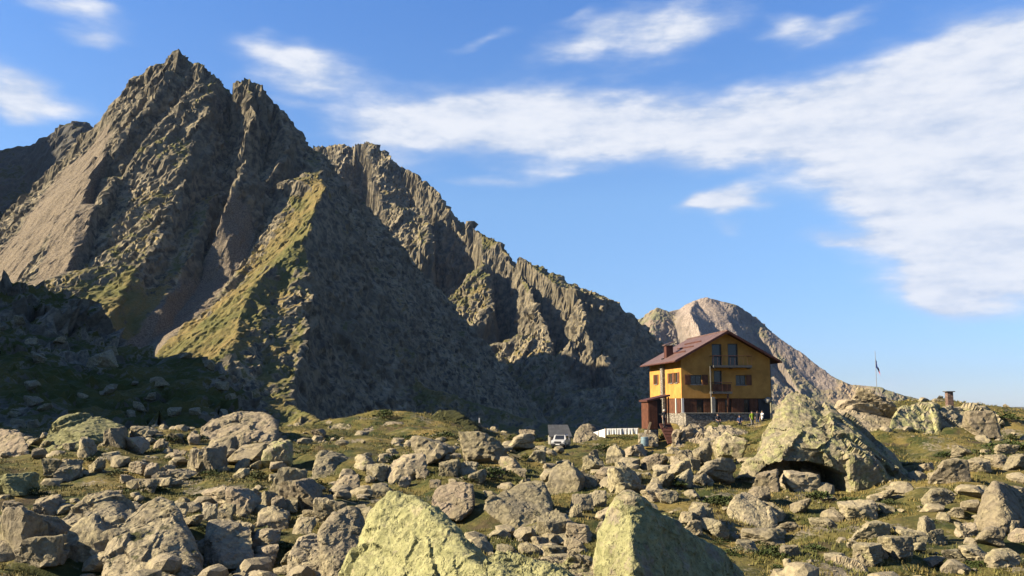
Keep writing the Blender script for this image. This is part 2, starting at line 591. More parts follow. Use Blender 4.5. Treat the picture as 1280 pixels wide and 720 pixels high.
# the great peak: summit crest, ribs and gullies of its sunlit side, the spur and the shaded wall
A_L = [
    # summit crest
    [(-160, 410, 1330), (-60, 335, 1390), (20, 268, 1440), (60, 232, 1470), (98, 197, 1500), (113, 162, 1510), (130, 140, 1512), (148, 122, 1510),
     (165, 100, 1508), (188, 86, 1505), (205, 74, 1502), (222, 58, 1500), (238, 78, 1510), (258, 81, 1502), (265, 92, 1510), (273, 99, 1503), (283, 112, 1520),
     (290, 120, 1530), (297, 101, 1500), (310, 97, 1497), (327, 105, 1500), (345, 130, 1520), (368, 150, 1545), (385, 180, 1570), (400, 192, 1590),
     (440, 240, 1640), (480, 281, 1680), (520, 330, 1730), (560, 372, 1780), (600, 420, 1830), (640, 470, 1870), (690, 530, 1920), (740, 600, 1980)],
    # ribs and gullies, from the left
    [(188, 86, 1505), (180, 112, 1495), (160, 135, 1478), (143, 158, 1455), (127, 182, 1425), (113, 205, 1400)],
    [(222, 58, 1500), (212, 85, 1468), (200, 107, 1445), (185, 128, 1425), (167, 148, 1402), (150, 166, 1380), (132, 187, 1352), (117, 215, 1320), (100, 255, 1270)],
    [(238, 78, 1510), (224, 92, 1496), (212, 113, 1474), (197, 134, 1454), (178, 155, 1430), (161, 173, 1408), (143, 195, 1378), (128, 224, 1345), (111, 264, 1294)],
    [(258, 81, 1502), (245, 100, 1470), (233, 115, 1452), (208, 148, 1415), (187, 168, 1388), (167, 188, 1358), (142, 217, 1315), (125, 255, 1262), (102, 298, 1205), (82, 340, 1145)],
    [(265, 92, 1510), (257, 107, 1494), (245, 122, 1478), (221, 155, 1442), (200, 176, 1416), (180, 196, 1388), (155, 226, 1346), (138, 264, 1292), (115, 308, 1232), (95, 350, 1168)],
    [(273, 99, 1503), (268, 112, 1478), (259, 135, 1442), (250, 157, 1412), (241, 182, 1382), (230, 219, 1332), (214, 250, 1290), (200, 282, 1245), (180, 325, 1178), (155, 365, 1110), (130, 410, 1030)],
    [(242, 255, 1350), (226, 305, 1268), (200, 355, 1178), (165, 410, 1080), (130, 460, 985)],
    [(264, 250, 1350), (252, 285, 1290), (240, 318, 1240), (222, 350, 1190), (200, 385, 1125)],
    [(290, 120, 1530), (290, 150, 1512), (288, 190, 1468), (277, 240, 1402), (265, 285, 1338), (256, 320, 1288), (250, 352, 1245), (225, 388, 1165), (190, 428, 1080), (150, 470, 985), (110, 560, 850)],
    [(310, 97, 1497), (317, 144, 1432), (309, 198, 1366), (287, 240, 1318), (274, 264, 1300)],
    [(327, 105, 1500), (338, 140, 1528), (338, 180, 1500), (330, 215, 1465), (312, 245, 1425), (293, 278, 1375), (275, 315, 1312), (250, 352, 1245)],
    [(345, 130, 1520), (356, 165, 1478), (357, 195, 1446), (350, 228, 1405), (335, 252, 1380), (310, 290, 1318), (288, 325, 1260)],
    [(368, 150, 1545), (373, 175, 1530), (376, 200, 1500), (369, 224, 1470), (345, 262, 1400), (318, 305, 1315), (288, 350, 1235), (262, 390, 1155)],
    # spur crest
    [(400, 192, 1590), (402, 214, 1450), (405, 233, 1345), (383, 293, 1232), (350, 325, 1158), (322, 350, 1104), (302, 385, 1035), (290, 430, 958), (285, 480, 880), (285, 560, 780)],
    [(352, 345, 1142), (338, 410, 1040), (322, 480, 930), (318, 560, 830)],
    [(383, 293, 1232), (392, 350, 1150), (380, 420, 1040), (362, 500, 915), (355, 560, 840)],
    # shaded wall
    [(405, 233, 1345), (428, 275, 1380), (425, 340, 1290), (415, 420, 1180), (405, 500, 1060), (400, 560, 980)],
    [(428, 275, 1380), (458, 330, 1400), (462, 400, 1310), (455, 480, 1200), (450, 560, 1080)],
    [(440, 240, 1640), (470, 320, 1530), (510, 400, 1450), (520, 480, 1340), (515, 560, 1220)],
    [(520, 330, 1730), (545, 400, 1660), (575, 470, 1560), (585, 560, 1430)],
    [(600, 420, 1830), (620, 480, 1760), (640, 540, 1660), (650, 600, 1560)],
    # unseen back ridge, added to cast shade on the ridge behind; joins it
    [(222, 58, 1500), (250, 130, 1750), (300, 200, 1950), (380, 255, 2030), (430, 300, 2060)],
]
A_X = [(-1150, 2060, 150), (-700, 2060, 250), (-200, 2060, 40), (250, 2060, -60), (250, 1500, -60), (-1000, 900, -40), (-500, 700, -60), (-100, 760, -60), (150, 1300, -60), (-1250, 1500, 180), (-1100, 1700, 240)]
A_SCREE = [([(95, 240, 1430), (60, 300, 1330), (20, 345, 1250), (-60, 400, 1150)], 66, 1.0),
           ([(105, 262, 1350), (85, 330, 1230), (60, 380, 1150)], 40, 0.8),
           ([(300, 300, 1310), (262, 352, 1225), (225, 395, 1140), (185, 435, 1050), (150, 470, 980)], 34, 0.95)]
A_SOFT = [([(402, 240, 1350), (372, 298, 1240), (330, 345, 1150), (285, 400, 1060), (240, 450, 960)], 60, 1.0),
          ([(165, 380, 1110), (190, 410, 1060), (160, 445, 980), (110, 420, 1040)], 60, 0.85)]
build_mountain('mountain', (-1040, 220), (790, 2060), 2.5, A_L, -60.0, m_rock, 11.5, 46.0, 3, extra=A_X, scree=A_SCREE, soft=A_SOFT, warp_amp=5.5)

# the ridge behind it
B_C = [(250, 150, 3200), (330, 175, 3080), (395, 184, 2980), (418, 178, 2950), (440, 182, 2920), (458, 175, 2890), (472, 184, 2870), (484, 192, 2850),
       (500, 206, 2810), (520, 215, 2770), (545, 240, 2710), (565, 266, 2660), (582, 276, 2620), (600, 292, 2570), (625, 304, 2520), (650, 320, 2460),
       (675, 340, 2410), (700, 357, 2360), (720, 361, 2320), (745, 371, 2340), (770, 377, 2390), (785, 390, 2420), (800, 404, 2450), (820, 428, 2480),
       (850, 450, 2520), (900, 500, 2600), (950, 560, 2700)]
B_RIB = [  # gullies and ribs in turn, from the left: (px, py, metres in front of the crest)
    [(395, 184, 0), (398, 240, 90), (400, 320, 260), (390, 420, 520)],
    [(418, 178, 0), (424, 220, 130), (428, 280, 250), (430, 380, 520)],
    [(440, 182, 0), (452, 225, 40), (462, 290, 180), (468, 400, 450)],
    [(458, 175, 0), (468, 215, 110), (476, 260, 215), (486, 330, 360), (490, 420, 560)],
    [(500, 206, 0), (512, 240, 35), (524, 290, 140), (540, 360, 290), (550, 450, 500)],
    [(520, 215, 0), (530, 258, 110), (542, 308, 225), (562, 370, 360), (572, 440, 520), (580, 520, 660)],
    [(565, 266, 0), (578, 300, 40), (594, 350, 150), (612, 410, 290), (622, 470, 430), (626, 540, 580)],
    [(600, 292, 0), (605, 330, 105), (616, 380, 220), (634, 425, 320), (645, 480, 440), (650, 550, 580)],
    [(625, 304, 0), (642, 345, 50), (660, 395, 150), (676, 445, 270), (684, 500, 400)],
    [(650, 320, 0), (664, 362, 110), (682, 405, 205), (694, 445, 285), (704, 490, 380), (710, 550, 520)],
    [(700, 357, 0), (716, 390, 45), (730, 430, 120), (742, 470, 225), (752, 530, 380)],
    [(720, 361, 0), (734, 400, 110), (752, 440, 195), (768, 480, 280), (782, 540, 400)],
    [(745, 371, 0), (768, 420, 50), (800, 470, 120), (830, 540, 260)],
    [(800, 404, 0), (822, 460, 60), (850, 540, 180)],
]
def _rib_y(r, k):
    y0 = next(c[2] for c in B_C if c[0] == r[0][0])
    return [(a, b, y0 - c * k) for a, b, c in r]
B_L = [B_C] + [_rib_y(r, 1.08 if i % 2 else 0.72) for i, r in enumerate(B_RIB)]
B_X = [(-900, 3300, 300), (-200, 3300, 100), (300, 3000, 0), (760, 3000, -60), (760, 2300, -60), (-740, 2200, 100), (0, 1850, -60), (500, 1850, -60)]
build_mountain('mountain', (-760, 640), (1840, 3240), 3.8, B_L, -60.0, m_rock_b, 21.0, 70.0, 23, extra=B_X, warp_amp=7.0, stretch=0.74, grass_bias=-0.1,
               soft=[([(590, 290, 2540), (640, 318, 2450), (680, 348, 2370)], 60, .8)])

# the pale far peak
C_L = [
    [(700, 470, 4600), (760, 420, 4600), (803, 397, 4550), (822, 383, 4500), (838, 390, 4520), (850, 387, 4560), (868, 375, 4560), (885, 371, 4560), (900, 377, 4560),
     (922, 381, 4580), (935, 388, 4590), (955, 404, 4590), (985, 429, 4530), (1010, 449, 4470), (1040, 469, 4400), (1062, 480, 4360),
     (1082, 487, 4320), (1096, 483, 4300), (1120, 491, 4270), (1160, 508, 4220), (1220, 520, 4150), (1300, 530, 4080)],
    [(822, 383, 4500), (815, 410, 4330), (830, 450, 4150), (840, 500, 3950)],
    [(850, 387, 4560), (842, 400, 4440), (850, 430, 4320), (855, 470, 4150)],
    [(868, 375, 4560), (862, 392, 4330), (872, 412, 4240), (885, 440, 4130), (890, 500, 3920)],
    [(885, 371, 4560), (890, 400, 4420), (905, 440, 4290), (918, 490, 4080)],
    [(922, 381, 4580), (912, 400, 4440), (922, 425, 4330), (938, 450, 4240), (955, 490, 4080)],
    [(935, 388, 4590), (938, 410, 4540), (955, 440, 4450), (980, 480, 4300)],
    [(955, 404, 4590), (962, 430, 4450), (980, 460, 4330), (1005, 500, 4130)],
    [(1010, 449, 4470), (1018, 470, 4380), (1035, 500, 4220)],
    [(1062, 480, 4360), (1065, 500, 4230)],
]
C_X = [(300, 5000, -120), (1500, 5050, 0), (2800, 5000, -120), (300, 3850, -120), (1200, 3820, -120), (2800, 3820, -120)]
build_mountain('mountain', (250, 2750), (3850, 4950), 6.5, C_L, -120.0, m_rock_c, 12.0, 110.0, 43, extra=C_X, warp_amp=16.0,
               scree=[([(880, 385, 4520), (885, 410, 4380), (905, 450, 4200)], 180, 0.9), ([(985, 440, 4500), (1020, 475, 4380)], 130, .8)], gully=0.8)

# the dark shoulder at the far left and the valley side beyond the frame that keeps it in shade
D_L = [
    [(-160, 190, 2300), (-60, 200, 2250), (0, 188, 2200), (20, 184, 2200), (45, 180, 2200), (62, 168, 2200), (80, 158, 2200), (95, 150, 2200), (110, 150, 2210),
     (128, 165, 2220), (160, 200, 2240)],
    [(0, 188, 2200), (-10, 250, 2050), (-20, 330, 1850)],
    [(45, 180, 2200), (35, 230, 2120), (20, 290, 1980), (10, 350, 1800)],
    [(95, 150, 2200), (80, 200, 2080), (70, 260, 1950), (60, 320, 1800)],
]
D_X = [(-1900, 2500, 500), (-1200, 2550, 450), (-1900, 1700, 300), (-1000, 1700, 150), (-900, 2300, 300)]
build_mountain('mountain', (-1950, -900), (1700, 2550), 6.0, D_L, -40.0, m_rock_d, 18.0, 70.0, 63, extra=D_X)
E_P = [(-2050, 200, 420), (-2050, 800, 820), (-2000, 1180, 800), (-2050, 1600, 980), (-2050, 2050, 1180), (-2000, 2600, 1150)]
E_X = E_P + [(-1250, 200, -40), (-1250, 800, 0), (-1300, 1180, 60), (-1400, 1600, 250), (-1500, 2050, 480), (-1500, 2700, 450), (-3200, -300, -40), (-3200, 3000, 200),
             (-2050, -300, -40), (-1250, -300, -40), (-3200, 1200, 0), (-2000, 3000, 900)]
build_mountain('mountain', (-3200, -1250), (-300, 3000), 22.0, [], -40.0, m_rock_d, 30.0, 150.0, 83, extra=E_X)
# ------------------------------------------------------------------ near ground
def tps_fit(P, Z, lam=0.02):
    n = len(P)
    d = np.hypot(P[:, None, 0] - P[None, :, 0], P[:, None, 1] - P[None, :, 1])
    K = np.where(d > 0, d * d * np.log(d + 1e-9), 0) + lam * n * np.eye(n)
    A = np.zeros((n + 3, n + 3))
    A[:n, :n] = K; A[:n, n] = 1; A[:n, n + 1:] = P; A[n, :n] = 1; A[n + 1:, :n] = P.T
    return np.linalg.solve(A, np.concatenate([Z, np.zeros(3)]))


GC = [  # ground seen at (px, py) at a forward distance
    (0, 745, 22), (150, 748, 22), (300, 748, 22), (440, 790, 18), (600, 800, 18), (760, 800, 17), (930, 752, 23), (1100, 745, 25), (1280, 742, 26),
    (30, 700, 28), (200, 705, 28), (350, 700, 29), (980, 705, 31), (1120, 704, 31), (1270, 700, 31),
    (60, 655, 36), (230, 655, 36), (400, 650, 37), (620, 668, 34), (820, 650, 38), (960, 662, 38), (1100, 662, 38), (1250, 655, 39),
    (100, 612, 47), (300, 606, 48), (480, 600, 50), (650, 604, 49), (800, 605, 50), (950, 616, 46), (1100, 624, 45), (1250, 616, 47),
    (30, 580, 60), (150, 575, 60), (320, 565, 63), (450, 566, 62), (600, 568, 64), (700, 575, 64), (800, 576, 64), (900, 574, 60), (1050, 592, 56), (1200, 578, 58), (1290, 572, 60),
    (30, 552, 82), (150, 548, 82), (340, 540, 84), (430, 545, 84), (560, 543, 84), (640, 556, 84), (700, 558, 91), (760, 556, 91), (815, 556, 88), (880, 552, 86),
    (360, 534, 98), (420, 530, 96), (470, 517, 98), (520, 519, 98), (560, 521, 98), (600, 532, 98), (650, 548, 100), (700, 553, 97), (750, 545, 99), (790, 545, 99),
    (835, 532, 96), (900, 532, 96), (960, 531, 96), (830, 529, 112), (900, 528, 112), (980, 527, 112), (1040, 522, 100),
    (1000, 556, 70), (1080, 530, 76), (1110, 505, 84), (1180, 503, 86), (1240, 510, 88), (1290, 515, 90), (1180, 545, 70), (1260, 548, 68), (1350, 545, 72),
    (100, 545, 104), (250, 546, 104), (600, 562, 113), (650, 568, 113), (700, 570, 113), (760, 562, 113), (400, 560, 113), (500, 548, 113), (300, 560, 113), (200, 560, 113), (100, 556, 113),
]
gp = np.array([tuple(at(*g)) for g in GC])
gw = np.array([(0, 0, -1.75), (-4, 4, -2.1), (4, 4, -2.2), (0, 9, -3.1), (-10, 8, -3.4), (10, 8, -3.4), (-40, 0, -3), (40, 0, -3), (0, -30, -2), (-60, 30, -4), (60, 30, -4),
               (-90, 100, 2), (110, 100, -1), (90, 60, -3.5), (-70, 60, -2)])
gp = np.vstack([gp, gw])
GW = tps_fit(gp[:, :2], gp[:, 2])


def tps_eval(x, y):
    out = np.full(x.shape, GW[-3]) + GW[-2] * x + GW[-1] * y
    for (px, py, _), w in zip(gp, GW[:-3]):
        d2 = (x - px) ** 2 + (y - py) ** 2
        out = out + w * 0.5 * d2 * np.log(d2 + 1e-9)
    return out


def ground_height(x, y):
    x = np.asarray(x, float); y = np.asarray(y, float)
    cx, cy = np.clip(x, -95, 115), np.clip(y, -25, 118)
    h = tps_eval(cx, cy)
    h = h + 0.75 * fbm(x / 9.0, y / 9.0, octv=3, seed=5) + 0.42 * fbm(x / 3.6, y / 3.6, octv=2, seed=9) + 0.18 * fbm(x / 1.6, y / 1.6, octv=2, seed=6) + 0.05 * fbm(x / 0.6, y / 0.6, octv=2, seed=8)
    far = np.maximum(sstep(y, 114, 210), np.maximum(sstep(x, 100, 400), np.maximum(sstep(-x, 90, 400) * 0.6, sstep(-y, 25, 300))))
    return h * (1 - far) + (-64.0) * far


def spread(a, b, step, lo, hi, n):
    core = np.arange(a, b + step * 0.5, step)
    left = a - np.geomspace(step * 2, a - lo, n)[::-1]
    right = b + np.geomspace(step * 2, hi - b, n)
    return np.concatenate([left, core, right])


gx_ = spread(-82, 88, 0.42, -16000, 16000, 44)
gy_ = spread(2, 124, 0.36, -9000, 20000, 46)
GX, GY = np.meshgrid(gx_, gy_)
GZ = ground_height(GX, GY)


def ground_z(x, y):
    """height of the built sheet"""
    i = int(np.clip(np.searchsorted(gx_, x) - 1, 0, len(gx_) - 2)); j = int(np.clip(np.searchsorted(gy_, y) - 1, 0, len(gy_) - 2))
    u = (x - gx_[i]) / (gx_[i + 1] - gx_[i]); v = (y - gy_[j]) / (gy_[j + 1] - gy_[j])
    return float((GZ[j, i] * (1 - u) + GZ[j, i + 1] * u) * (1 - v) + (GZ[j + 1, i] * (1 - u) + GZ[j + 1, i + 1] * u) * v)


def ground_hit(px, py, y0=8.0, y1=125.0):
    """where the line of sight through a point of the view meets the ground"""
    d = pixdir(px, py)
    d = d / d.y
    y = y0
    while y < y1:
        if d.z * y < ground_z(d.x * y, y):
            return Vector((d.x * y, y, ground_z(d.x * y, y)))
        y += 0.25
    return None


m_ground, nt, bs = new_mat("alpine_turf")
P = nt.node('ShaderNodeNewGeometry').outputs['Position']
n1 = nt.noise(P, 0.16, 4, 0.6)
n2 = nt.noise(P, 0.75, 5, 0.6)
n3 = nt.noise(P, 5.0, 4, 0.65)
n4 = nt.noise(nt.vm('ADD', P, (31.0, 7.0, 3.0)), 0.33, 4, 0.6)
turf = nt.mix(nt.ramp(n2, 0.36, 0.62), (0.026, 0.034, 0.009), (0.088, 0.075, 0.022))
turf = nt.mix(nt.ramp(n1, 0.52, 0.68), turf, (0.165, 0.122, 0.040))
turf = nt.mix(nt.ramp(n4, 0.56, 0.68, 0, 0.85), turf, (0.052, 0.038, 0.022))
gravel = nt.voronoi(P, 3.2, out=1)
gsep = nt.sep(gravel)
gcol = nt.mix(gsep[0], (0.085, 0.072, 0.055), (0.19, 0.165, 0.125))
turf = nt.mix(nt.ramp(nt.m('ADD', n4, nt.m('MULTIPLY', nt.m('SUBTRACT', n3, 0.5), 0.5)), 0.30, 0.42, 0.9, 0.0), turf, gcol)
turf = nt.mix(nt.ramp(n3, 0.35, 0.7, 0.0, 0.55), turf, nt.vm('SCALE', turf, 0.45))
nt.l.new(turf, bs.inputs['Base Color'])
bump(nt, bs, nt.m('ADD', n3, nt.m('MULTIPLY', nt.noise(P, 16.0, 3, 0.7), 0.5)), 0.8, 0.10)
ground = link('ground', mesh_from('ground', np.stack([GX, GY, GZ], -1).reshape(-1, 3), grid_faces(len(gx_), len(gy_)), m_ground, smooth=True))
tag(ground, kind='structure')

# the near hill at the left, in shade, and the valley side that shades it
m_hill = mountain_material("hill_rock", (0.085, 0.078, 0.062), (0.210, 0.188, 0.145), (0.060, 0.056, 0.018), (0.12, 0.10, 0.08), 0.10, warm=(0.05, 0.043, 0.03))
G_L = [
    [(-150, 300, 205), (0, 352, 200), (40, 358, 198), (75, 372, 196), (105, 395, 192), (118, 420, 188), (130, 434, 185), (160, 440, 182), (200, 450, 178), (240, 452, 172), (265, 460, 168), (290, 485, 162),
     (310, 512, 158), (345, 540, 152)],
    [(-120, 400, 170), (-100, 480, 135), (-90, 560, 108)],
    [(0, 352, 200), (12, 400, 176), (25, 440, 158), (35, 490, 132), (40, 552, 106)],
    [(75, 372, 196), (66, 420, 176), (70, 470, 150), (75, 520, 122), (80, 556, 106)],
    [(118, 420, 188), (112, 455, 165), (118, 500, 142), (130, 556, 106)],
    [(200, 450, 178), (188, 480, 158), (185, 520, 134), (195, 556, 108)],
    [(265, 460, 168), (255, 490, 150), (258, 530, 130), (262, 560, 108)],
]
G_X = [(-260, 120, 30), (-260, 260, 40), (-160, 300, -30), (-60, 260, -50), (-20, 200, -50), (-30, 120, -12), (-200, 100, 6), (-130, 96, -5), (-60, 96, -6)]
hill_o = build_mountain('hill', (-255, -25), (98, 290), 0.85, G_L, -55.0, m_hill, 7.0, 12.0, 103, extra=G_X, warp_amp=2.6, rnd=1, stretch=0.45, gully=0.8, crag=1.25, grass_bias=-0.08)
F_X = [(-330, 8, 96), (-330, 28, 146), (-330, 45, 172), (-335, 90, 188), (-335, 160, 192), (-340, 260, 160), (-360, 420, 120), (-340, -60, 30), (-250, -60, 0), (-200, 20, 6), (-205, 90, 20), (-205, 150, 42), (-210, 220, 50),
       (-230, 300, 20), (-260, 430, -40), (-520, -60, 0), (-520, 200, 60), (-520, 430, -20)]
build_mountain('hill', (-520, -200), (-60, 430), 4.0, [], -60.0, m_hill, 7.0, 30.0, 113, extra=F_X, warp_amp=3.0)
# ------------------------------------------------------------------ boulders
def boulder_material():
    m, nt, bs = new_mat("granite")
    P = nt.node('ShaderNodeNewGeometry').outputs['Position']
    rnd = nt.node('ShaderNodeObjectInfo').outputs['Random']
    lich = nt.attr('lichen', kind='OBJECT')
    tone = nt.attr('tone', kind='OBJECT')
    moss = nt.attr('moss', kind='OBJECT')
    off = nt.vm('SCALE', nt.comb(rnd, nt.m('FRACT', nt.m('MULTIPLY', rnd, 7.7)), nt.m('FRACT', nt.m('MULTIPLY', rnd, 3.3))), 40.0)
    Q = nt.vm('ADD', P, off)
    n1 = nt.noise(Q, 0.9, 5, 0.62)
    n2 = nt.noise(Q, 4.5, 5, 0.65)
    n3 = nt.noise(Q, 22.0, 3, 0.7)
    col = nt.mix(nt.ramp(n2, 0.34, 0.66), (0.090, 0.079, 0.050), (0.225, 0.196, 0.118))
    col = nt.mix(nt.ramp(n1, 0.40, 0.66, 0, 0.7), col, (0.150, 0.136, 0.100))
    col = nt.mix(nt.m('MULTIPLY', tone, nt.ramp(n1, 0.30, 0.6, 0.35, 1.0)), col, (0.205, 0.162, 0.118))
    dark = nt.ramp(nt.m('ADD', n1, nt.m('MULTIPLY', nt.m('SUBTRACT', n2, 0.5), 0.8)), 0.60, 0.70)
    col = nt.mix(nt.m('MULTIPLY', dark, 0.55), col, (0.055, 0.048, 0.038))
    lm = nt.ramp(nt.m('ADD', nt.m('ADD', nt.noise(nt.vm('ADD', Q, (9, 3, 5)), 1.7, 5, 0.65), nt.m('MULTIPLY', nt.m('SUBTRACT', n3, 0.5), 0.35)),
                      nt.m('MULTIPLY', nt.m('SUBTRACT', lich, 0.5), 0.62)), 0.50, 0.62)
    lcol = nt.mix(nt.ramp(n2, 0.35, 0.65), (0.128, 0.128, 0.058), (0.205, 0.198, 0.098))
    lcol = nt.mix(nt.ramp(n3, 0.53, 0.68, 0, 0.8), lcol, (0.062, 0.056, 0.030))
    col = nt.mix(nt.m('MULTIPLY', lm, nt.ramp(lich, 0.02, 0.5, 0.0, 0.95)), col, lcol)
    nz = nt.sep(nt.node('ShaderNodeNewGeometry').outputs['Normal'])[2]
    mm = nt.ramp(nt.m('ADD', nt.m('ADD', n1, nt.m('MULTIPLY', nz, 0.35)), nt.m('MULTIPLY', nt.m('SUBTRACT', moss, 0.5), 1.0)), 0.66, 0.80)
    mcol = nt.mix(nt.ramp(n3, 0.35, 0.65), (0.020, 0.022, 0.008), (0.055, 0.055, 0.018))
    col = nt.mix(nt.m('MULTIPLY', mm, nt.ramp(moss, 0.02, 0.3)), col, mcol)
    col = nt.mix(nt.ramp(n3, 0.52, 0.75, 0, 0.45), col, nt.vm('SCALE', col, 0.5))
    # every block has its own brightness
    col = nt.vm('SCALE', col, nt.ramp(nt.m('FRACT', nt.m('MULTIPLY', rnd, 13.7)), 0, 1, 0.78, 1.18, smooth=False))
    nt.l.new(col, bs.inputs['Base Color'])
    crack = nt.voronoi(nt.vm('ADD', Q, nt.vm('SCALE', nt.comb(n1, n2, n1), 1.2)), 0.9, feature='DISTANCE_TO_EDGE')
    ck = nt.ramp(crack, 0.0, 0.05, 0.0, 1.0)
    h = nt.m('ADD', nt.m('ADD', nt.m('MULTIPLY', n2, 0.7), nt.m('MULTIPLY', n3, 0.35)), nt.m('MULTIPLY', ck, 0.25))
    bump(nt, bs, h, 0.85, 0.09)
    return m


m_gran = boulder_material()


def ico(sub):
    bm = bmesh.new()
    bmesh.ops.create_icosphere(bm, subdivisions=sub, radius=1.0)
    bm.verts.ensure_lookup_table()
    V = np.array([v.co[:] for v in bm.verts], np.float32)
    Fc = np.array([[v.index for v in f.verts] for f in bm.faces], np.int32)
    bm.free()
    V /= np.linalg.norm(V, axis=1)[:, None]
    return V, Fc


ICO = {s: ico(s) for s in (1, 2, 4, 5, 6)}


def soft_hull(dirs, normals, dist, p):
    c = np.maximum(dirs @ normals.T, 0) / dist[None, :]
    return (np.sum(c ** p, axis=1)) ** (-1.0 / p)


def roughen(V, Fc, size, seed, amp=1.0, fine=1.0):
    """angular breaks, cracks and grain, along the surface normal"""
    for (wl, a, kind) in ((0.62, 0.042, 'f'), (0.30, 0.026, 'f'), (0.34, 0.020, 'r'), (0.13, 0.010, 'f'), (0.18, 0.010 * fine, 'n'), (0.05, 0.005 * fine, 'n'), (0.022, 0.0035 * fine, 'n')):
        tri = V[Fc]
        fn = np.cross(tri[:, 1] - tri[:, 0], tri[:, 2] - tri[:, 0])
        N = np.zeros_like(V)
        for k in range(3):
            np.add.at(N, Fc[:, k], fn)
        N /= np.linalg.norm(N, axis=1)[:, None] + 1e-9
        q = V / (size * wl)
        if kind == 'f':
            d = facet_noise(q[:, 0], q[:, 1], q[:, 2], seed)
        elif kind == 'r':
            d = -(np.maximum(0, ridged(q[:, 0], q[:, 1], q[:, 2], octv=2, seed=seed + 3) - 0.72) * 3.0)
        else:
            d = perlin(q[:, 0], q[:, 1], q[:, 2], seed + 7) * 1.4
        V = V + N * (d * a * size * amp)[:, None]
    return V


def hull_planes(pts):
    bm = bmesh.new()
    for p in pts:
        bm.verts.new(p)
    bmesh.ops.convex_hull(bm, input=list(bm.verts))
    bmesh.ops.recalc_face_normals(bm, faces=list(bm.faces))
    out = {}
    for f in bm.faces:
        n = f.normal
        if n.length < 0.5:
            continue
        k = (round(n.x, 2), round(n.y, 2), round(n.z, 2))
        out[k] = (np.array(n), np.array(f.verts[0].co))
    bm.free()
    return list(out.values())


def remesh(V, Fc, voxel):
    """even triangles all over a closed shape"""
    o = link('tmp', mesh_from('tmp', V, Fc))
    md = o.modifiers.new('r', 'REMESH')
    md.mode = 'VOXEL'
    md.voxel_size = voxel
    bpy.context.view_layer.update()
    ev = o.evaluated_get(bpy.context.evaluated_depsgraph_get())
    me = bpy.data.meshes.new_from_object(ev)
    me.calc_loop_triangles()
    n = len(me.vertices)
    P = np.zeros(n * 3, np.float32); me.vertices.foreach_get('co', P)
    T = np.zeros(len(me.loop_triangles) * 3, np.int32); me.loop_triangles.foreach_get('vertices', T)
    old = o.data
    bpy.data.objects.remove(o, do_unlink=True)
    bpy.data.meshes.remove(old); bpy.data.meshes.remove(me)
    return P.reshape(-1, 3), T.reshape(-1, 3)


def rock_props(o, lichen=0.2, tone=0.2, moss=0.0):
    o['lichen'] = float(lichen); o['tone'] = float(tone); o['moss'] = float(moss)


def hero(label, pts, sub=5, lichen=0.3, tone=0.2, moss=0.0, seed=1, amp=1.0, p=26, cave=None, group=None, sink=0.0, fine=1.0):
    """one big boulder from its corner points (px, py, distance)"""
    W3 = np.array([tuple(at(*q)) for q in pts])
    W3 = np.vstack([W3, W3[:, :] * [1, 1, 1] + [0, 0, 0]])
    c = (W3.min(0) + W3.max(0)) / 2
    lo = W3.min(0)[2]
    # the foot goes into the turf
    foot = W3[W3[:, 2] < lo + 0.35 * (W3.max(0)[2] - lo)]
    W3 = np.vstack([W3, foot - [0, 0, 0.25 * (W3.max(0)[2] - lo) + sink]])
    L = W3 - c
    pl = hull_planes([tuple(v) for v in L])
    n = np.array([a for a, b in pl]); d = np.array([float(a @ b) for a, b in pl])
    d = np.maximum(d, 0.03 * np.linalg.norm(L.max(0) - L.min(0)))
    V, Fc = ICO[sub]
    ext = (L.max(0) - L.min(0)) / 2
    dirs = V * ext
    dirs /= np.linalg.norm(dirs, axis=1)[:, None]
    r = soft_hull(dirs, n, d, p)
    size = float(np.mean(sorted(ext)[1:])) * 1.6
    Q, Fc = remesh(dirs * r[:, None], Fc, max(2.0 * c[1] / F_PX, size / 105.0))
    Q = roughen(Q, Fc, size, seed, amp, fine)
    if cave:
        cpx, cpy, rx, ry, depth = cave
        A = Q + c
        fy = A[:, 1] * math.cos(PITCH) + A[:, 2] * math.sin(PITCH)
        up = -A[:, 1] * math.sin(PITCH) + A[:, 2] * math.cos(PITCH)
        sx = 640 + F_PX * A[:, 0] / fy; sy = 360 - F_PX * up / fy
        e = ((sx - cpx) / rx) ** 2 + ((sy - cpy - 0.12 * (sx - cpx)) / ry) ** 2
        wgt = (1 - sstep(e, 0.6, 1.0)) * (Q[:, 1] < 0.2)
        Q[:, 1] += wgt * depth
        Q[:, 2] += wgt * 0.3
    base = Vector((float(c[0]), float(c[1]), float(c[2] + Q[:, 2].min() * 0.6)))
    me = mesh_from('boulder', Q + (c - np.array(base)), Fc, m_gran)
    o = link('boulder', me, loc=base)
    tag(o, label, 'boulder', group)
    rock_props(o, lichen, tone, moss)
    return o


hero("large foreground boulder with pointed top, covered in yellow-green lichen",
     [(405, 790, 17.8), (520, 830, 16.0), (620, 800, 15.3), (640, 745, 15.9), (450, 664, 19.3), (468, 626, 19.7), (486, 610, 19.9), (512, 612, 19.6), (534, 620, 19.3), (558, 638, 18.9),
      (574, 660, 18.5), (602, 685, 17.8), (632, 715, 16.9), (480, 650, 23.2), (590, 700, 22.6), (420, 740, 21.2)], sub=6, lichen=0.82, tone=0.05, seed=57, amp=0.75, p=28, fine=1.8)
hero("low knobbly lichen-covered boulder joined to the right of the pointed foreground boulder",
     [(596, 800, 14.4), (650, 830, 13.8), (715, 815, 13.8), (598, 700, 15.6), (618, 683, 16.2), (645, 687, 16.0), (672, 695, 15.7), (705, 708, 15.3), (738, 735, 14.8), (640, 705, 17.6), (700, 725, 17.2)],
     sub=5, lichen=0.85, tone=0.1, seed=12, amp=1.1, p=24, fine=1.5)
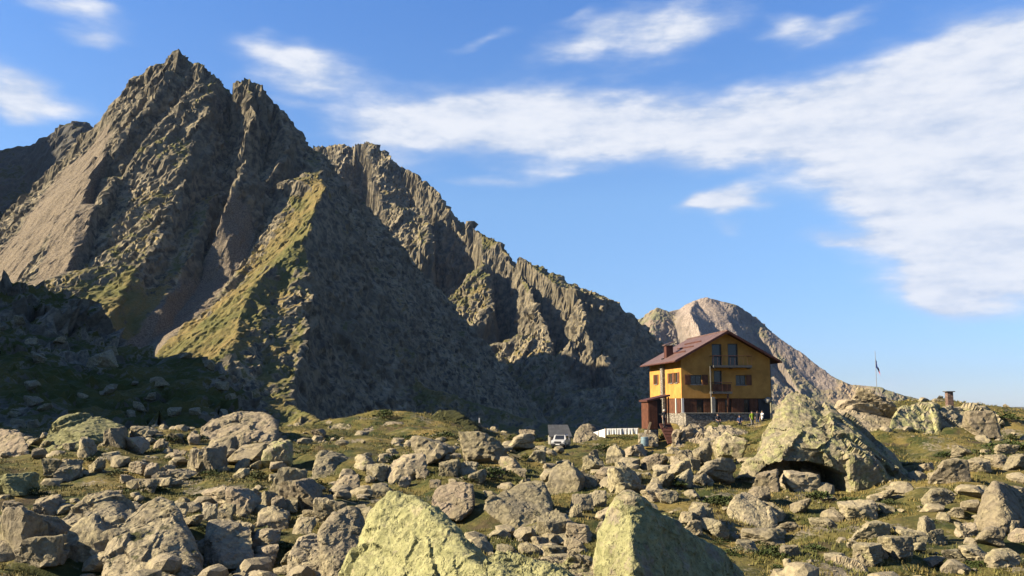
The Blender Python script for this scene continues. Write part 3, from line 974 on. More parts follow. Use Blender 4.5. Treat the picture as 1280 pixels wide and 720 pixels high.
hero("low pale cracked boulder between the two foreground boulders",
     [(655, 800, 18.4), (720, 810, 18.2), (775, 790, 18.6), (662, 695, 20.4), (690, 686, 20.8), (722, 692, 20.8), (752, 702, 20.5), (690, 700, 22.6), (760, 720, 22.4)], sub=5, lichen=0.5, tone=0.35, seed=13, amp=1.3)
hero("foreground boulder with thin sunlit edge and broad shaded face at the bottom",
     [(743, 810, 18.4), (745, 700, 18.6), (748, 660, 18.8), (765, 622, 19.0), (777, 610, 19.0), (790, 622, 18.6), (786, 668, 17.7), (792, 740, 16.9), (800, 830, 16.2), (826, 640, 19.2), (850, 654, 19.7),
      (885, 680, 20.5), (925, 708, 21.5), (952, 735, 22.2), (962, 800, 21.4), (880, 830, 18.8), (960, 830, 20.9), (800, 645, 21.5), (900, 705, 24)], sub=6, lichen=0.72, tone=0.25, seed=58, amp=0.7, p=30, fine=1.8)
hero("huge house-sized lichen boulder with a dark hollow beneath, right of the yellow house",
     [(914, 612, 50.5), (922, 592, 50.6), (945, 612, 49.6), (1000, 618, 50), (1060, 622, 49.4), (1100, 626, 49), (1138, 626, 49.4), (1149, 612, 50.8), (985, 562, 49.6), (1040, 560, 49.4), (1090, 574, 49.2),
      (952, 548, 52.6), (972, 512, 54), (983, 492, 55), (998, 487, 55.5), (1014, 495, 55.6), (1036, 509, 55.2), (1058, 520, 55), (1080, 540, 54.5), (1108, 572, 53), (1136, 598, 52),
      (950, 570, 58), (1000, 520, 60), (1080, 560, 60), (1140, 610, 57)], sub=6, lichen=0.55, tone=0.1, seed=15, amp=1.05, p=36, cave=(1008, 604, 62, 27, 3.0))
hero("wide pale lichen slab outcrop below the small chimney on the right skyline",
     [(1100, 572, 69), (1165, 575, 68.5), (1112, 520, 71), (1126, 504, 73), (1150, 502, 74), (1172, 506, 74), (1176, 540, 71), (1120, 520, 78), (1170, 520, 79)], sub=5, lichen=0.6, tone=0.15, seed=16)
hero("broken rock outcrop carrying the small chimney on the right skyline",
     [(1160, 572, 70.5), (1215, 568, 70), (1258, 560, 71), (1168, 512, 73.5), (1180, 501, 75), (1205, 502, 75.5), (1232, 510, 75), (1258, 528, 74), (1180, 520, 80), (1240, 530, 80)], sub=5, lichen=0.45, tone=0.3, seed=17, amp=1.7, p=16)
hero("triangular boulder with sunlit left face and dark right face at the right edge",
     [(1216, 650, 37), (1226, 620, 37.4), (1239, 598, 38), (1246, 600, 37.7), (1256, 650, 35.8), (1290, 612, 39.5), (1312, 625, 40), (1310, 655, 38.5), (1250, 610, 41.5), (1300, 640, 42)], sub=5, lichen=0.2, tone=0.45, seed=18, amp=0.8, p=34)
hero("grey cracked boulder in the meadow below the huge boulder",
     [(907, 640, 40.2), (912, 658, 39.6), (940, 664, 39), (970, 660, 39.4), (918, 616, 41), (932, 611, 41.4), (950, 622, 41), (970, 645, 40.4), (930, 625, 43), (962, 645, 43)], sub=5, lichen=0.12, tone=0.3, seed=19)
hero("flat-topped pale boulder with clean right edge, midfield left of the shaded foreground boulder",
     [(601, 640, 36), (606, 622, 36.4), (640, 652, 35.4), (672, 662, 35.2), (690, 655, 36), (636, 610, 37.6), (655, 602, 38.2), (679, 600, 38.4), (685, 615, 37.6), (696, 650, 38), (640, 615, 40), (690, 625, 40.5)],
     sub=5, lichen=0.25, tone=0.15, seed=20, amp=0.75, p=34)
hero("reddish boulder just behind the pointed foreground boulder",
     [(535, 628, 37.5), (545, 640, 37), (575, 645, 36.6), (592, 632, 37.2), (542, 612, 38.4), (565, 604, 38.8), (590, 606, 38.6), (560, 612, 40.5), (590, 625, 40.5)], sub=5, lichen=0.12, tone=0.85, seed=21)
hero("long sloping slab boulder with pale lichen face at the left, below the dark hill",
     [(20, 596, 66), (40, 600, 65), (75, 590, 65), (95, 560, 66.5), (50, 550, 68.5), (82, 521, 72), (120, 519, 73), (150, 527, 73.5), (163, 540, 72), (150, 570, 69), (90, 530, 77), (155, 540, 77)],
     sub=5, lichen=0.8, tone=0.2, seed=22, p=30)
hero("brown boulder cut off by the left edge of the view, below the dark hill",
     [(-60, 600, 62), (-10, 608, 60), (28, 602, 61), (40, 565, 63), (30, 538, 65), (-10, 532, 66), (-60, 540, 66), (0, 545, 69)], sub=5, lichen=0.05, tone=0.8, seed=23)
hero("low broad brown slab with a lichen patch, left of the grassy knoll",
     [(236, 552, 73), (250, 562, 72), (300, 560, 72), (345, 552, 73), (262, 527, 76), (298, 514, 78), (332, 514, 78), (348, 530, 76), (300, 525, 83), (345, 540, 82)], sub=5, lichen=0.35, tone=0.55, seed=24)
hero("pale foreground boulder with a black mossy flank at the lower left",
     [(124, 705, 25.6), (138, 735, 24.6), (200, 745, 24), (252, 735, 24.8), (140, 655, 27), (172, 632, 28), (200, 621, 28.6), (216, 624, 28.4), (238, 660, 27.4), (258, 705, 26.4), (190, 640, 30.5), (240, 700, 29)],
     sub=5, lichen=0.15, tone=0.3, moss=0.34, seed=25)
hero("pale slanting slab boulder in the left foreground with a ridged top",
     [(58, 660, 30.6), (100, 668, 30), (150, 655, 30.4), (86, 636, 31.8), (112, 619, 32.6), (140, 612, 33), (168, 632, 32.4), (170, 648, 31.4), (120, 630, 35), (165, 642, 34.5)], sub=5, lichen=0.12, tone=0.25, seed=26)
hero("blocky pale boulder with square left face in the left foreground",
     [(252, 698, 28), (255, 658, 28.6), (280, 705, 27.4), (318, 700, 28), (262, 648, 29.4), (292, 644, 30), (317, 655, 29.6), (270, 655, 32), (318, 670, 32)], sub=5, lichen=0.12, tone=0.3, seed=27, p=34)
hero("dark shaded boulder with a sunlit upper ledge, left of centre",
     [(384, 606, 52), (400, 618, 50.5), (450, 614, 51.5), (392, 572, 54), (402, 563, 55), (425, 570, 55.5), (446, 584, 55.5), (458, 606, 54.5), (415, 575, 60), (455, 600, 60)], sub=5, lichen=0.05, tone=0.1, seed=28)
hero("rounded dome of rock under dark green moss on the knoll left of the white car",
     [(522, 545, 92), (545, 550, 91), (585, 545, 92), (600, 540, 93), (530, 524, 94), (548, 512, 96), (570, 513, 96.5), (592, 528, 96), (550, 520, 102), (595, 535, 101)], sub=5, lichen=0.1, tone=0.1, moss=0.75, seed=29)
hero("cracked boulder with pale top in the lower left beside the blocky boulder",
     [(357, 700, 25.6), (362, 735, 24.8), (400, 740, 24.4), (414, 725, 25), (372, 674, 26.6), (390, 668, 27), (408, 672, 27), (417, 700, 26.4), (385, 678, 29), (415, 695, 29)], sub=5, lichen=0.15, tone=0.35, seed=30)
hero("upright pale-edged boulder with shaded side against the pointed foreground boulder",
     [(400, 735, 22.6), (425, 740, 22.2), (448, 725, 22.8), (398, 668, 23.6), (420, 640, 24.4), (445, 634, 24.8), (458, 650, 24.6), (415, 655, 26.5), (455, 680, 26.5)], sub=5, lichen=0.3, tone=0.3, seed=31)
hero("pale rock knob just right of the white car",
     [(716, 562, 92), (735, 566, 91), (750, 560, 92), (718, 540, 94), (726, 530, 95), (742, 531, 95.5), (752, 545, 94.5), (730, 535, 98), (752, 550, 98)], sub=5, lichen=0.4, tone=0.45, seed=32)
hero("pale rock mass directly below the corner of the yellow house",
     [(838, 578, 84), (862, 582, 83), (882, 572, 84), (842, 545, 87), (852, 532, 89), (868, 528, 90), (884, 538, 89), (850, 540, 92), (882, 550, 92)], sub=5, lichen=0.25, tone=0.6, seed=33, amp=1.4)
hero("grooved pale rock ledge below the stone wall of the yellow house",
     [(874, 566, 84), (905, 570, 83.5), (940, 560, 84.5), (880, 538, 88), (895, 529, 89.5), (920, 532, 90), (945, 540, 89.5), (900, 535, 93), (945, 548, 93)], sub=5, lichen=0.35, tone=0.45, seed=34, amp=1.4)
hero("pale pinkish boulder lying at the bottom edge of the meadow",
     [(1008, 735, 26.8), (1050, 745, 26.2), (1086, 735, 26.8), (1018, 712, 28), (1040, 699, 28.8), (1064, 698, 29), (1084, 712, 28.4), (1040, 705, 31), (1080, 720, 31)], sub=5, lichen=0.1, tone=0.75, seed=35)

hero("rocky mass that carries the rock stack below the flag",
     [(1030, 575, 68), (1085, 578, 67), (1125, 568, 69), (1036, 532, 72), (1052, 515, 74), (1085, 507, 75.5), (1112, 510, 75.5), (1128, 530, 73.5), (1050, 520, 81), (1120, 525, 81)], sub=5, lichen=0.3, tone=0.5, seed=36, amp=1.0, p=24)
hero("half-buried pale slab on the near side of the grassy knoll",
     [(438, 556, 86), (470, 562, 84.5), (508, 556, 85), (445, 536, 89), (470, 524, 91.5), (500, 528, 91), (516, 545, 88), (470, 535, 97), (510, 545, 96)], sub=5, lichen=0.35, tone=0.6, seed=37, amp=1.1)
hero("low mossy rock hump at the left end of the grassy knoll",
     [(395, 560, 86), (420, 564, 85), (446, 556, 86), (400, 540, 89), (418, 528, 91), (440, 530, 91), (420, 535, 96), (446, 545, 95)], sub=5, lichen=0.3, tone=0.2, moss=0.4, seed=38, amp=1.2)

# shapes shared by the middling boulders
def make_variant(seed, sub=4):
    rg = np.random.default_rng(seed)
    n = rg.normal(size=(int(rg.integers(6, 11)), 3))
    n /= np.linalg.norm(n, axis=1)[:, None]
    d = rg.uniform(0.5, 0.95, len(n))
    cage = np.array([(1, 0, 0), (-1, 0, 0), (0, 1, 0), (0, -1, 0), (0, 0, 1), (0, 0, -1)], float)
    n = np.vstack([n, cage]); d = np.concatenate([d, np.full(6, 1.0)])
    V, Fc = ICO[sub]
    Q = roughen(V * soft_hull(V, n, d, 40)[:, None], Fc, 1.5, seed, 1.3)
    Q = (Q - Q.min(0)) / (Q.max(0) - Q.min(0))
    Q[:, :2] -= 0.5
    return Q, Fc


VAR = []
for k in range(16):
    q, fc = make_variant(200 + k)
    VAR.append(mesh_from('boulder', q, fc, m_gran))

AUTO = []
BOULDERS = []           # filled with (x, y, radius) so that plants keep clear


def boulder(px, py, w, h, label, group=None, lichen=None, tone=None, moss=0.0, rg=random):
    p = ground_hit(px, py - 0.08 * h)
    if p is None:
        return None
    k = p.y / F_PX
    wm, hm = w * k, h * k
    o = link('boulder', VAR[rg.randrange(len(VAR))])
    o.location = (p.x, p.y + wm * 0.3, ground_z(p.x, p.y + wm * 0.3) - 0.22 * hm)
    o.scale = (wm * 1.04, wm * rg.uniform(0.75, 1.1), hm * 1.28)
    o.rotation_euler = (rg.uniform(-.12, .12), rg.uniform(-.12, .12), rg.choice((0, math.pi)) + rg.uniform(-.35, .35))
    tag(o, label, 'boulder', group)
    rock_props(o, rg.uniform(0, .4) if lichen is None else lichen, rg.uniform(0, .6) if tone is None else tone, moss)
    BOULDERS.append((p.x, p.y + wm * 0.3, wm * 0.5))
    if group:
        AUTO.append((o, px, py - h * .5, w, 'granite block'))
    return o


NAMED = [  # px, foot py, width, height, lichen, tone, label
    (10, 622, 44, 24, .9, .2, "small yellow lichen boulder at the left edge of the view"),
    (14, 702, 54, 58, .1, .3, "tall pale boulder cut by the left edge in the foreground rubble"),
    (52, 692, 46, 42, .1, .2, "dark grey boulder next to the tall pale one at the left edge"),
    (105, 704, 54, 50, .2, .2, "triangular pale slab leaning left in the left foreground"),
    (40, 718, 54, 30, .1, .2, "low rounded pale boulder at the bottom left corner"),
    (142, 720, 56, 42, .1, .4, "knobbly pale boulder at the bottom left, before the mossy-flanked one"),
    (350, 635, 44, 42, .1, .1, "grey blocky boulder left of centre, above the tan ones"),
    (373, 642, 46, 32, .1, .5, "tan slanting boulder right of the grey block, left of centre"),
    (300, 648, 36, 32, .2, .7, "tan upright boulder above the blocky pale boulder"),
    (412, 665, 40, 34, .3, .2, "bright pale boulder behind the upright one near the pointed foreground boulder"),
    (345, 593, 34, 31, .6, .2, "triangular lichen boulder below the broad brown slab"),
    (305, 585, 58, 24, .1, .3, "flat pale slab below the broad brown slab"),
    (260, 595, 34, 28, .05, .4, "grey-brown split block below the broad brown slab"),
    (605, 584, 56, 34, .3, .2, "broad pale boulder below the knoll, left of the white car"),
    (541, 586, 44, 30, .3, .3, "greenish boulder below the mossy dome"),
    (507, 606, 50, 28, .1, .5, "brown rounded boulder above the pointed foreground boulder"),
    (708, 620, 42, 38, .2, .2, "pale squarish boulder right of the flat-topped one"),
    (691, 684, 34, 34, .1, .1, "small grey boulder at the foot of the flat-topped one"),
    (785, 618, 40, 28, .05, .05, "blue-grey boulder behind the tip of the shaded foreground boulder"),
    (802, 648, 38, 24, .3, .1, "grey boulder resting behind the shaded foreground boulder"),
    (771, 579, 22, 20, .2, .2, "small pale pointed boulder below the white sheets"),
    (915, 580, 40, 30, .48, .2, "greenish lichen boulder left of the huge boulder, below the house"),
    (893, 607, 50, 28, .2, .2, "grey boulder left of the foot of the huge boulder"),
    (961, 617, 34, 24, .1, .6, "tan block at the mouth of the hollow under the huge boulder"),
    (1005, 617, 48, 24, .1, .4, "wide block lying in the hollow under the huge boulder"),
    (969, 596, 40, 17, .1, .5, "flat block on top of the stones in the hollow"),
    (950, 628, 28, 16, .1, .5, "small broken block in front of the hollow"),
    (1079, 652, 44, 20, .2, .2, "low pale boulder in the middle of the meadow"),
    (1092, 675, 42, 20, .3, .1, "low grey boulder below the pale one in the meadow"),
    (1166, 679, 22, 26, .1, .1, "pale fin-shaped boulder standing in the meadow"),
    (1126, 707, 38, 23, .2, .1, "pale boulder with flat face near the bottom of the meadow"),
    (1088, 711, 34, 22, .4, .1, "greenish boulder left of the flat-faced one near the bottom of the meadow"),
    (1181, 635, 36, 19, .1, .1, "low grey boulder at the right foot of the huge boulder"),
    (1192, 606, 44, 26, .2, .4, "pale slanting slab between the huge boulder and the triangular one"),
    (1004, 644, 24, 17, .1, .3, "small block in the grass below the hollow"),
    (960, 683, 52, 18, .3, .2, "low flat boulder in the grass right of the shaded foreground boulder"),
    (1075, 522, 44, 18, .3, .5, "lowest slab of the rock stack on the skyline below the flag"),
    (1098, 518, 40, 16, .3, .5, "wide slab at the right of the rock stack below the flag"),
    (1058, 512, 32, 14, .3, .6, "left slab of the rock stack below the flag"),
    (1084, 504, 34, 14, .4, .5, "middle slab of the rock stack below the flag"),
    (1080, 495, 22, 11, .3, .5, "topmost block of the rock stack below the flag"),
    (1104, 506, 26, 11, .3, .4, "small upper slab at the right of the rock stack below the flag"),
    (1235, 552, 40, 28, .1, .5, "dark broken block right of the chimney outcrop"),
]
STACK_Z = {"lowest": 0, "wide": 0}
for (px, py, w, h, li, to, lb) in NAMED:
    if 'rock stack' in lb:
        p = at(px, py, 75.3 if 'lowest' in lb or 'wide' in lb else 76.6)
        k = p.y / F_PX
        o = link('boulder', VAR[random.randrange(len(VAR))])
        o.location = (p.x, p.y, p.z - 0.35)
        o.scale = (w * k, w * k * .9, h * k * 1.1 + 0.25)
        o.rotation_euler = (random.uniform(-.1, .1), random.uniform(-.1, .1), random.uniform(-.4, .4))
        tag(o, lb, 'boulder'); rock_props(o, li, to)
    else:
        boulder(px, py, w, h, lb, lichen=li, tone=to)

UNNAMED = [  # smaller ones seen singly in the view: px, foot py, width, height
    (53, 649, 30, 22), (60, 599, 26, 20), (85, 602, 27, 22), (118, 592, 24, 18), (102, 575, 24, 20), (140, 560, 26, 22), (165, 566, 28, 18), (178, 552, 26, 16),
    (272, 571, 38, 22), (300, 565, 25, 18), (241, 594, 18, 26), (224, 600, 28, 11), (270, 633, 46, 18), (340, 662, 38, 22), (378, 669, 26, 18), (322, 703, 46, 24), (325, 716, 32, 14),
    (200, 606, 24, 14), (185, 618, 22, 14), (170, 596, 26, 14), (228, 640, 20, 14), (238, 662, 24, 14), (225, 690, 22, 18), (334, 640, 20, 20), (300, 600, 20, 12), (390, 650, 22, 12),
    (727, 643, 28, 20), (715, 680, 18, 22), (820, 590, 30, 18), (650, 566, 36, 18), (640, 592, 30, 18), (560, 600, 26, 18), (670, 580, 22, 14), (742, 590, 26, 18), (760, 605, 26, 16), (735, 612, 24, 16),
    (850, 600, 28, 18), (858, 613, 24, 20), (830, 612, 26, 16), (838, 632, 22, 14), (860, 588, 30, 18), (812, 560, 24, 14), (795, 572, 26, 14),  (879, 586, 26, 26), 
    (1030, 661, 28, 12), (1143, 679, 32, 14), (1047, 706, 24, 12), (1110, 644, 18, 10), (1196, 652, 18, 10), (1212, 672, 26, 12), (1240, 685, 34, 22), (1262, 672, 26, 18), (1225, 705, 32, 14), (1262, 712, 40, 18),
    (1195, 706, 26, 12), (1172, 712, 24, 10), (1150, 692, 20, 10), (985, 668, 30, 12), (936, 694, 28, 12), (990, 700, 24, 11), (1068, 688, 16, 9), (1225, 592, 26, 16), (1250, 588, 24, 14), (1275, 590, 26, 18),
    (1205, 575, 24, 12), (1262, 570, 26, 12), (1160, 590, 18, 10), (455, 660, 30, 20), (430, 622, 34, 22), (470, 602, 26, 18), (455, 590, 30, 16), (620, 600, 24, 14), (585, 596, 24, 14), (690, 600, 22, 14),
]
def region(px, py):
    if px < 240:
        return ("weathered granite block in the rubble below the dark hill", "rubble blocks below the dark hill") if py < 640 else \
               ("pale granite block in the rubble of the lower left corner", "rubble blocks of the lower left corner")
    if px < 480:
        return ("weathered granite block in the rubble below the broad brown slab", "rubble blocks below the broad brown slab") if py < 640 else \
               ("pale granite block in the rubble around the blocky boulder", "rubble blocks around the blocky boulder")
    if px < 680:
        return ("weathered granite block scattered below the grassy knoll", "rubble blocks below the knoll")
    if px < 905:
        return ("weathered granite block in the rubble slope below the house and car", "rubble blocks below the house and car")
    return ("small pale granite block lying in the meadow at the right", "blocks lying in the meadow") if py > 625 else \
           ("weathered granite block around the foot of the outcrops at the right", "blocks around the right-hand outcrops")


n_b = 0
for (px, py, w, h) in UNNAMED:
    lb, gr = region(px, py)
    boulder(px, py, w, h, lb, gr); n_b += 1
fill = random.Random(5)
tries = 0
while n_b < 232 and tries < 3000:
    tries += 1
    px = fill.uniform(0, 1280)
    py = 545 + 172 * fill.random() ** 1.25
    if px > 900 and fill.random() < 0.55:
        continue
    if (400 < px < 600 and py < 565) or (660 < px < 970 and py < 572):
        continue
    if (560 < px < 660 and 640 < py < 690) or (820 < px < 1000 and 690 < py):
        continue
    s = (10 + 9 * fill.random()) * (0.75 + 0.6 * (py - 540) / 180)
    lb, gr = region(px, py)
    if boulder(px, py, s * fill.uniform(1.0, 1.6), s * fill.uniform(0.7, 1.0), lb, gr, rg=fill):
        n_b += 1

# pale blocks on the dark hill
dg = None
bpy.context.view_layer.update()
dg = bpy.context.evaluated_depsgraph_get()
hill_inv = hill_o.matrix_world.inverted()
cnt = 0
while cnt < 34:
    px, py = fill.uniform(0, 300), fill.uniform(400, 540)
    hit, loc, nrm, idx = hill_o.ray_cast(Vector((0, 0, 0)), pixdir(px, py).normalized())
    if not hit or loc.y < 105:
        cnt += 0.05
        continue
    k = loc.y / F_PX
    s = fill.uniform(6, 15) * (1.5 if 95 < px < 175 and 430 < py < 480 else 1)
    o = link('boulder', VAR[fill.randrange(len(VAR))])
    o.location = loc - Vector((0, 0, 0.25 * s * k))
    o.scale = (s * k * 1.5, s * k * 1.2, s * k)
    o.rotation_euler = (fill.uniform(-.2, .2), fill.uniform(-.2, .2), fill.uniform(0, 6.3))
    tag(o, "grey granite block on the shaded dark hill at the left", 'boulder', 'blocks on the shaded dark hill')
    rock_props(o, 0.2, 0.1)
    cnt += 1

# rubble too small and too many to count
def make_rubble():
    rg = np.random.default_rng(77)
    protos = []
    for k in range(10):
        q, fc = make_variant(400 + k, sub=2) if k < 5 else make_variant(400 + k, sub=1)
        protos.append((q, fc))
    Vs, Fs, off = [], [], 0
    n = 12000
    Yr = 13 + 100 * rg.random(n) ** 1.3
    Xr = rg.uniform(-.63, .63, n) * Yr
    pxs = 640 + F_PX * Xr / Yr
    dens = np.where(pxs < 880, 1.0, 0.42) * np.where((pxs > 400) & (pxs < 600) & (Yr > 78), 0.15, 1.0)
    dens = dens * np.where((pxs > 665) & (pxs < 965) & (Yr > 82), 0.12, 1.0)
    dens = dens * np.clip(0.45 + 1.6 * fbm(Xr / 5.0, Yr / 5.0, octv=3, seed=71), 0.06, 1.0)
    ok = rg.random(n) < dens
    Xr, Yr = Xr[ok], Yr[ok]
    Zr = ground_height(Xr, Yr)
    for p in np.stack([Xr, Yr, Zr], 1):
        s = 0.06 + 0.85 * rg.random() ** 5.2
        px_s = s * F_PX / p[1]
        q, fc = protos[rg.integers(0, 5) if px_s > 8 else rg.integers(5, 10)]
        a = rg.uniform(0, 6.28)
        c, sn = math.cos(a), math.sin(a)
        w = q * np.array([s * rg.uniform(1, 1.7), s * rg.uniform(1, 1.5), s * rg.uniform(.6, 1.0)])
        w = np.stack([w[:, 0] * c - w[:, 1] * sn, w[:, 0] * sn + w[:, 1] * c, w[:, 2] - 0.2 * s], 1) + p
        Vs.append(w); Fs.append(fc + off); off += len(w)
    o = link('rubble', mesh_from('rubble', np.vstack(Vs), np.vstack(Fs), m_gran))
    tag(o, "scattered granite rubble and stones covering the slope", 'rubble', kind='stuff')
    rock_props(o, 0.25, 0.3)


make_rubble()
# ------------------------------------------------------------------ built things
def paint(name, col, rough=0.8, var=0.25, scale=3.0, spec=0.25, metal=0.0, bmp=0.0, bscale=20.0, col2=None):
    m, nt, bs = new_mat(name)
    P = nt.node('ShaderNodeTexCoord').outputs['Object']
    n = nt.noise(P, scale, 5, 0.65)
    a = tuple(c * (1 - var) for c in col)
    b = col2 if col2 else tuple(min(1, c * (1 + var)) for c in col)
    nt.l.new(nt.mix(nt.ramp(n, 0.3, 0.7), a, b), bs.inputs['Base Color'])
    bs.inputs['Roughness'].default_value = rough
    bs.inputs['Specular IOR Level'].default_value = spec
    bs.inputs['Metallic'].default_value = metal
    if bmp:
        bump(nt, bs, nt.noise(P, bscale, 4, 0.6), 0.6, bmp)
    return m


def masonry(name, a, b, mortar, scale=2.6):
    m, nt, bs = new_mat(name)
    P = nt.node('ShaderNodeTexCoord').outputs['Object']
    Q = nt.vm('MULTIPLY', P, (1.0, 1.0, 1.7))
    c = nt.sep(nt.voronoi(Q, scale, out=1))
    e = nt.voronoi(Q, scale, feature='DISTANCE_TO_EDGE')
    col = nt.mix(c[0], a, b)
    col = nt.mix(nt.ramp(e, 0.02, 0.07), mortar, col)
    nt.l.new(col, bs.inputs['Base Color'])
    bump(nt, bs, nt.ramp(e, 0.0, 0.12), 1.0, 0.05)
    return m


m_yel = paint("ochre_render", (0.280, 0.148, 0.040), 0.9, 0.2, 0.8, 0.1, bmp=0.01)
m_brn = paint("brown_boarding", (0.070, 0.030, 0.016), 0.75, 0.3, 2.2, 0.2)
m_brn2 = paint("rust_brown_boarding", (0.062, 0.024, 0.014), 0.75, 0.3, 2.2, 0.2)
m_roof = paint("roof_metal", (0.072, 0.042, 0.036), 0.6, 0.3, 1.6, 0.35, bmp=0.01)
m_verge = paint("dark_verge", (0.045, 0.016, 0.012), 0.7, 0.25, 2.0)
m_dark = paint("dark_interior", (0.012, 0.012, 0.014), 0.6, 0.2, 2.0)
m_frame = paint("grey_frame", (0.060, 0.058, 0.055), 0.7, 0.2, 3.0)
m_shut = paint("shutter_wood", (0.085, 0.035, 0.018), 0.75, 0.3, 4.0)
m_white = paint("white_paint", (0.36, 0.35, 0.33), 0.6, 0.08, 2.0)
m_conc = paint("concrete", (0.135, 0.128, 0.115), 0.9, 0.2, 3.0, bmp=0.01)
m_stone = masonry("stone_wall", (0.10, 0.092, 0.08), (0.20, 0.18, 0.15), (0.07, 0.062, 0.055))
m_wood = paint("weathered_wood", (0.16, 0.115, 0.07), 0.85, 0.3, 6.0, bmp=0.01)
m_metal = paint("galvanised_metal", (0.22, 0.22, 0.22), 0.45, 0.15, 4.0, 0.5, 0.6)
m_car = paint("white_car_paint", (0.28, 0.28, 0.277), 0.25, 0.04, 2.0, 0.5)
m_tyre = paint("tyre_rubber", (0.015, 0.015, 0.015), 0.9, 0.2, 9.0)
m_black = paint("black_trim", (0.018, 0.018, 0.02), 0.5, 0.2, 5.0)
m_lamp = paint("lamp_glass", (0.42, 0.42, 0.42), 0.15, 0.05, 5.0, 0.6)
m_sheet = paint("white_cotton", (0.44, 0.44, 0.43), 0.95, 0.05, 3.0, 0.05)
m_barrel = paint("blue_grey_plastic", (0.09, 0.135, 0.16), 0.5, 0.2, 3.0, 0.4)
m_shed = paint("shed_roofing", (0.045, 0.047, 0.05), 0.6, 0.2, 2.0)
mg, nt, bs = new_mat("window_glass")
bs.inputs['Base Color'].default_value = (0.012, 0.014, 0.018, 1)
bs.inputs['Roughness'].default_value = 0.08
bs.inputs['Specular IOR Level'].default_value = 0.5
m_glass = mg


class MB:
    """collects shapes and links them as one mesh"""
    def __init__(self):
        self.bm = bmesh.new()

    def box(self, x0, x1, y0, y1, z0, z1, bev=0.0):
        r = bmesh.ops.create_cube(self.bm, size=1.0)
        for v in r['verts']:
            v.co = Vector((x0 + (v.co.x + .5) * (x1 - x0), y0 + (v.co.y + .5) * (y1 - y0), z0 + (v.co.z + .5) * (z1 - z0)))
        if bev:
            es = list({e for v in r['verts'] for e in v.link_edges})
            bmesh.ops.bevel(self.bm, geom=es, offset=bev, segments=2, affect='EDGES')
        return self

    def bar(self, a, b, r0, r1=None, n=8):
        a, b = Vector(a), Vector(b)
        r1 = r0 if r1 is None else r1
        d = b - a
        q = d.to_track_quat('Z', 'Y').to_matrix().to_4x4()
        bmesh.ops.create_cone(self.bm, cap_ends=True, segments=n, radius1=r0, radius2=r1, depth=d.length,
                              matrix=Matrix.Translation((a + b) / 2) @ q)
        return self

    def poly(self, pts, y0, y1):
        """outline in x, z pushed from y0 to y1"""
        a = [self.bm.verts.new((p[0], y0, p[1])) for p in pts]
        b = [self.bm.verts.new((p[0], y1, p[1])) for p in pts]
        self.bm.faces.new(a); self.bm.faces.new(b[::-1])
        n = len(pts)
        for i in range(n):
            self.bm.faces.new((a[i], a[(i + 1) % n], b[(i + 1) % n], b[i])[::-1])
        return self

    def quadslab(self, pts, t):
        """four corner points, thickness t downwards"""
        a = [self.bm.verts.new(p) for p in pts]
        b = [self.bm.verts.new((p[0], p[1], p[2] - t)) for p in pts]
        self.bm.faces.new(a); self.bm.faces.new(b[::-1])
        for i in range(4):
            self.bm.faces.new((a[i], b[i], b[(i + 1) % 4], a[(i + 1) % 4]))
        return self

    def build(self, name, mat, parent=None, smooth=False):
        bmesh.ops.recalc_face_normals(self.bm, faces=list(self.bm.faces))
        me = bpy.data.meshes.new(name)
        self.bm.to_mesh(me)
        self.bm.free()
        me.materials.append(mat)
        if smooth:
            me.polygons.foreach_set('use_smooth', [True] * len(me.polygons))
        return link(name, me, parent)


def cut(o, cutter_mb):
    """take the openings out of a solid wall"""
    c = cutter_mb.build('cutter', m_dark)
    c.matrix_world = o.matrix_world.copy()
    bpy.context.view_layer.update()
    c.parent = o.parent
    c.matrix_parent_inverse = Matrix()
    c.location = (0, 0, 0); c.rotation_euler = (0, 0, 0)
    md = o.modifiers.new('cut', 'BOOLEAN')
    md.operation = 'DIFFERENCE'; md.solver = 'EXACT'; md.object = c
    bpy.context.view_layer.update()
    d = bpy.context.evaluated_depsgraph_get()
    me = bpy.data.meshes.new_from_object(o.evaluated_get(d))
    o.modifiers.clear()
    old = o.data
    o.data = me
    bpy.data.meshes.remove(old)
    bpy.data.objects.remove(c, do_unlink=True)


# ---- the mountain house
HC = at(853, 531.5, 96.0)
house = empty('mountain_house', HC, math.radians(8.0))
tag(house, "three-storey yellow mountain house with brown gabled roof and balconies", 'house')
HW, HD = 10.1, 11.6           # width of the gable side, depth
ZB, ZF, ZE, SLP = 1.25, 2.86, 7.2, 0.545
ZR = ZE + HW / 2 * SLP
wl = MB().poly([(0, ZF), (HW, ZF), (HW, ZE), (HW / 2, ZR), (0, ZE)], 0, HD).build('wall', m_yel, house)
gf = MB().box(0.10, HW - 0.10, 0.10, HD - 0.1, -1.2, ZF).build('ground_floor_wall', m_brn, house)
sb = MB().box(-0.12, HW - 1.9, -1.55, 0.09, -2.6, ZB).box(-0.12, 0.12, 0.092, HD - 2, -2.6, ZB - .02)
sb.build('stone_base', m_stone, house)
MB().box(-0.2, HW - 1.82, -1.63, 0.1, ZB + .003, ZB + 0.07).build('coping', m_conc, house)


def gx(px):      # along the gable, from a column of the view
    return (px - 853.0) / 106.0 * HW


def gz(py):      # height on the gable, from a row of the view
    return (531.5 - py) * 96.0 / F_PX


